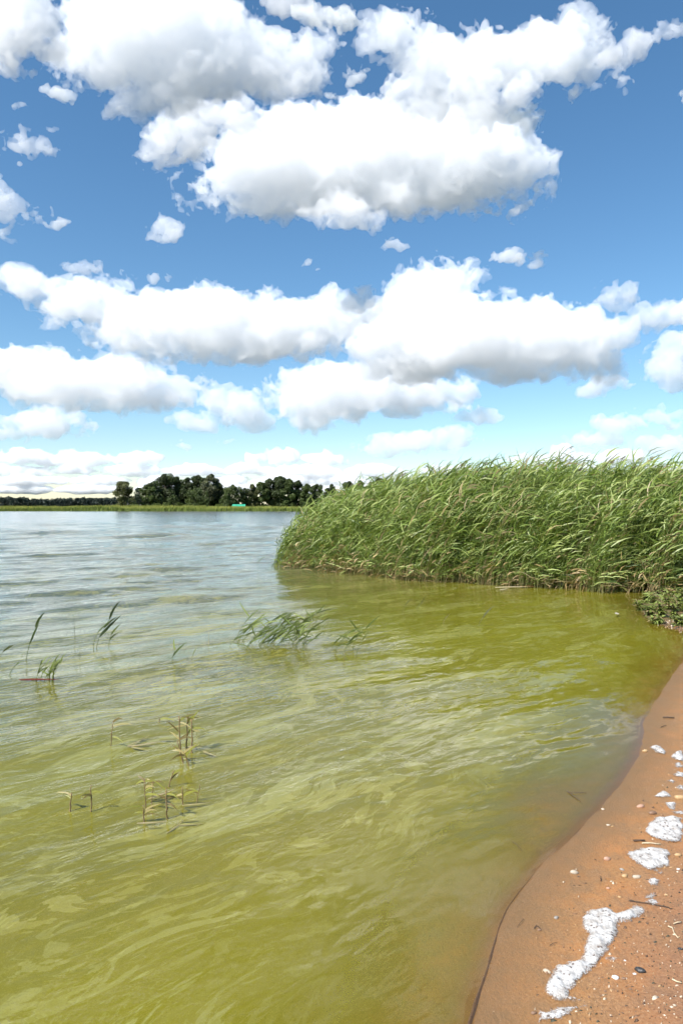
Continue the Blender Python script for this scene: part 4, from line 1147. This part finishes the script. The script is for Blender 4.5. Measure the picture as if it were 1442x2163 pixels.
CL = [
 ([(780,315,255,100),(620,350,185,85),(950,330,185,105),(1060,370,85,70),(540,395,115,45),(735,498,62,40,-110),(690,425,250,40),(1085,280,45,35),(630,255,75,38),(440,425,45,18)], 505, 'largest white cumulus cloud, filling the middle of the upper sky', {'mfp': 38, 'deep': .45}),
 ([(340,70,195,95),(440,130,185,80),(245,130,115,70),(600,150,90,60),(330,210,95,32),(660,110,48,38),(200,30,80,60)], 240, 'thick cloud at the upper edge, above the ragged small cloud', {'mfp': 46, 'deep': .42}),
 ([(335,320,45,28),(395,290,72,42),(450,250,75,30),(505,235,40,20)], 345, 'ragged smaller cloud tucked under the thick upper cloud', {'wisp': 1.5}),
 ([(835,75,72,42),(925,140,100,75),(1010,180,85,80),(1120,125,105,62),(1205,80,72,52),(1245,150,55,35),(890,220,70,35)], 250, 'bright cloud at the upper edge with a deep blue sky beside it', {'mfp': 38, 'deep': .45}),
 ([(1335,95,55,20),(1405,75,48,18),(1290,120,40,16)], 130, 'thin wisp trailing off the bright upper cloud', {'wisp': 2.5, 'amp': .6}),
 ([(45,45,85,75),(85,105,50,28),(20,120,40,35)], 140, 'cloud cut off by the upper corner, blending into veil', {'wisp': 2.0}),
 ([(20,585,65,22),(105,610,100,28),(170,650,70,32),(250,640,95,42),(420,680,190,62),(560,700,165,62),(690,660,70,42),(500,745,170,25),(330,720,110,40)], 775, 'long flat grey based cloud above the far grove', {}),
 ([(120,682,22,16)], 700, 'small round puff below the tail of the long cloud', {'amp': .6, 'wisp': 1.5}),
 ([(920,645,105,82),(900,720,155,85),(1050,715,195,75),(1190,720,125,65),(1070,775,220,28),(1285,770,42,30)], 805, 'towering cumulus with a grey shadowed base above the reeds', {}),
 ([(720,825,145,58),(640,845,68,48),(850,820,110,50),(640,895,40,20),(930,830,60,24)], 895, 'white lumpy cloud leaning against the towering cumulus', {}),
 ([(1290,632,32,30),(1312,612,20,20)], 662, 'torn little puff at the shoulder of the towering cumulus', {'amp': .7, 'wisp': 1.5}),
 ([(1245,825,42,16),(1290,808,35,14)], 840, 'thin scrap hanging below the towering cumulus', {'amp': .55, 'wisp': 1.5}),
 ([(100,800,150,52),(230,815,150,50),(340,825,80,38),(50,770,90,36)], 870, 'broad cloud bank over the distant forest', {}),
 ([(110,895,95,28),(30,915,30,12)], 925, 'lower lobe of cloud just below the broad bank', {'amp': .7}),
 ([(490,855,62,40),(430,890,55,14),(515,880,48,26)], 905, 'neat heap shaped cloud between the broad bank and the lumpy cloud', {'amp': .8}),
 ([(1365,675,38,26),(1430,665,48,26)], 705, 'double puff at the picture edge beyond the towering cumulus', {'amp': .7}),
 ([(1425,775,52,42),(1440,730,40,30)], 818, 'cloud cut by the picture edge below the double puff', {'amp': .8}),
 ([(1320,895,70,22),(1255,930,65,16),(1395,880,45,16),(1395,858,18,12)], 948, 'flat stepped cloud low over the reeds', {'amp': .6}),
 ([(1395,942,52,18),(1440,935,40,14)], 960, 'small low cloud at the picture edge above the reeds', {'amp': .5}),
 ([(25,312,35,22),(88,308,32,24)], 335, 'twin puff near the picture edge below the cut off corner cloud', {'amp': .8, 'wisp': 1.0}),
 ([(0,440,34,50),(70,450,26,22)], 480, 'half cloud cut by the picture edge above the long cloud', {'amp': .8, 'wisp': 1.5}),
 ([(345,478,32,18),(330,505,26,9)], 505, 'faint shredded cloudlet below the ragged cloud', {'amp': .7, 'wisp': 3.0, 'mfp': 30}),
 ([(1118,540,30,10),(1128,562,18,8)], 565, 'faint scrap of cloud in the open blue above the towering cumulus', {'dist': 1800, 'amp': .55, 'wisp': 3.0, 'mfp': 30}),
 ([(600,18,42,18)], 38, 'little cloud at the upper edge between the two big ones', {'amp': .6, 'wisp': 2.0}),
 ([(182,566,32,10),(330,590,24,8)], 590, 'thin veil scrap above the long cloud', {'amp': .5, 'wisp': 3.0, 'mfp': 32}),
 ([(1015,880,48,14)], 898, 'small puff below the towering cumulus', {'amp': .5, 'wisp': 1.0}),
 ([(880,935,120,22),(960,920,35,16),(800,950,50,12)], 960, 'low cloud over the rising reed edge', {'amp': .6}),
]
for i, (bl, base, lab, kw) in enumerate(CL):
    make_cloud(bl, base, lab, 31 + i, **kw)

# rows of small far-off clouds down to the horizon
r = np.random.default_rng(8)
LOW = [
 (978, 17, [(60,85),(180,95),(295,55),(575,60),(690,50),(1110,40),(1190,50),(1300,60)], 'flat bottomed small cloud in the upper of the low cloud rows'),
 (1000, 12, [(20,70),(150,80),(270,60),(400,70),(520,60),(640,80),(790,70),(960,70),(1080,60),(1230,70),(1390,70)], 'flat bottomed small cloud in the middle of the low cloud rows'),
 (1019, 8, [(60,90),(210,70),(330,60),(470,80),(600,60),(720,70),(850,80),(1000,70)], 'thin flat cloud in the lower of the low cloud rows'),
 (1036, 5, [(30,90),(190,90),(350,80),(510,90),(660,80),(800,80)], 'thinnest far cloud line close above the horizon'),
]
for base, h, items, lab in LOW:
    for cx, hw in items:
        bl = []
        nb = max(3, int(hw / (h * 1.3)))
        for j in range(nb):
            t = (j + .5) / nb * 2 - 1
            hh = h * r.uniform(.55, 1.15) * (1 - .5 * t * t)
            bl.append((cx + t * hw * .8 + r.normal(0, 3), base - hh * .75 + r.normal(0, 1), hw / nb * r.uniform(1.1, 1.7), hh))
        make_cloud(bl, base, lab, int(r.integers(1, 9999)), vox=max(1.7, h * .19), amp=h * .022, mfp=h * .8, group='rows of small low clouds over the horizon')

# torn scraps round the big clouds
for i, (cx, cy_, w_, h_) in enumerate([(140,205,26,12),(40,225,16,8),(700,212,22,14),(835,520,20,9),
  (755,640,14,12),(782,662,12,12),(1062,545,18,7),(748,165,12,9),(1112,262,26,20),(690,35,50,16),(730,55,26,12),(1440,210,12,6),(120,480,20,7),(640,560,16,6),(1365,765,26,9),(960,860,30,10),(480,930,18,6),(370,940,20,6)]):
    make_cloud([(cx, cy_, w_, h_), (cx + w_ * .7, cy_ - h_ * .3, w_ * .5, h_ * .7)], cy_ + h_, 'torn little scrap of cloud drifting beside the big clouds', 500 + i, vox=2.8, dist=min(9000.0, 0.6 * 900 * FPX / (HOR - cy_ - h_)), amp=min(.75, .35 + h_ * .02), mfp=26, wisp=3.0, group='torn cloud scraps')
# the cumulus field goes on overhead and to both sides, where only the water mirrors it
r = np.random.default_rng(19)
for i, (cx, base, w_, h_, lab) in enumerate([(300,-60,330,120,'a'), (1000,-110,380,130,'b'), (1750,-40,330,120,'c'), (-450,-20,330,130,'d'), (650,-520,480,200,'e'), (1700,-560,460,200,'f'), (-500,-480,460,200,'g'),
   (-520,330,360,120,'h'), (-480,640,300,90,'i'), (1900,330,360,120,'j'), (1850,640,300,90,'k'), (-1000,760,300,70,'l'), (-620,880,260,50,'m'), (2200,840,300,60,'n'), (500,-1250,700,330,'o'), (1800,-1300,700,330,'p')]):
    bl = [(cx + r.uniform(-.6, .6) * w_, base - h_ * r.uniform(.35, .9), w_ * r.uniform(.35, .6), h_ * r.uniform(.35, .6)) for _ in range(6)]
    make_cloud(bl, base, 'white cumulus cloud overhead, seen only as a pale reflection in the water', 900 + i, vox=9.0, amp=1.6, mfp=50, deep=.6, group='clouds mirrored in the water')
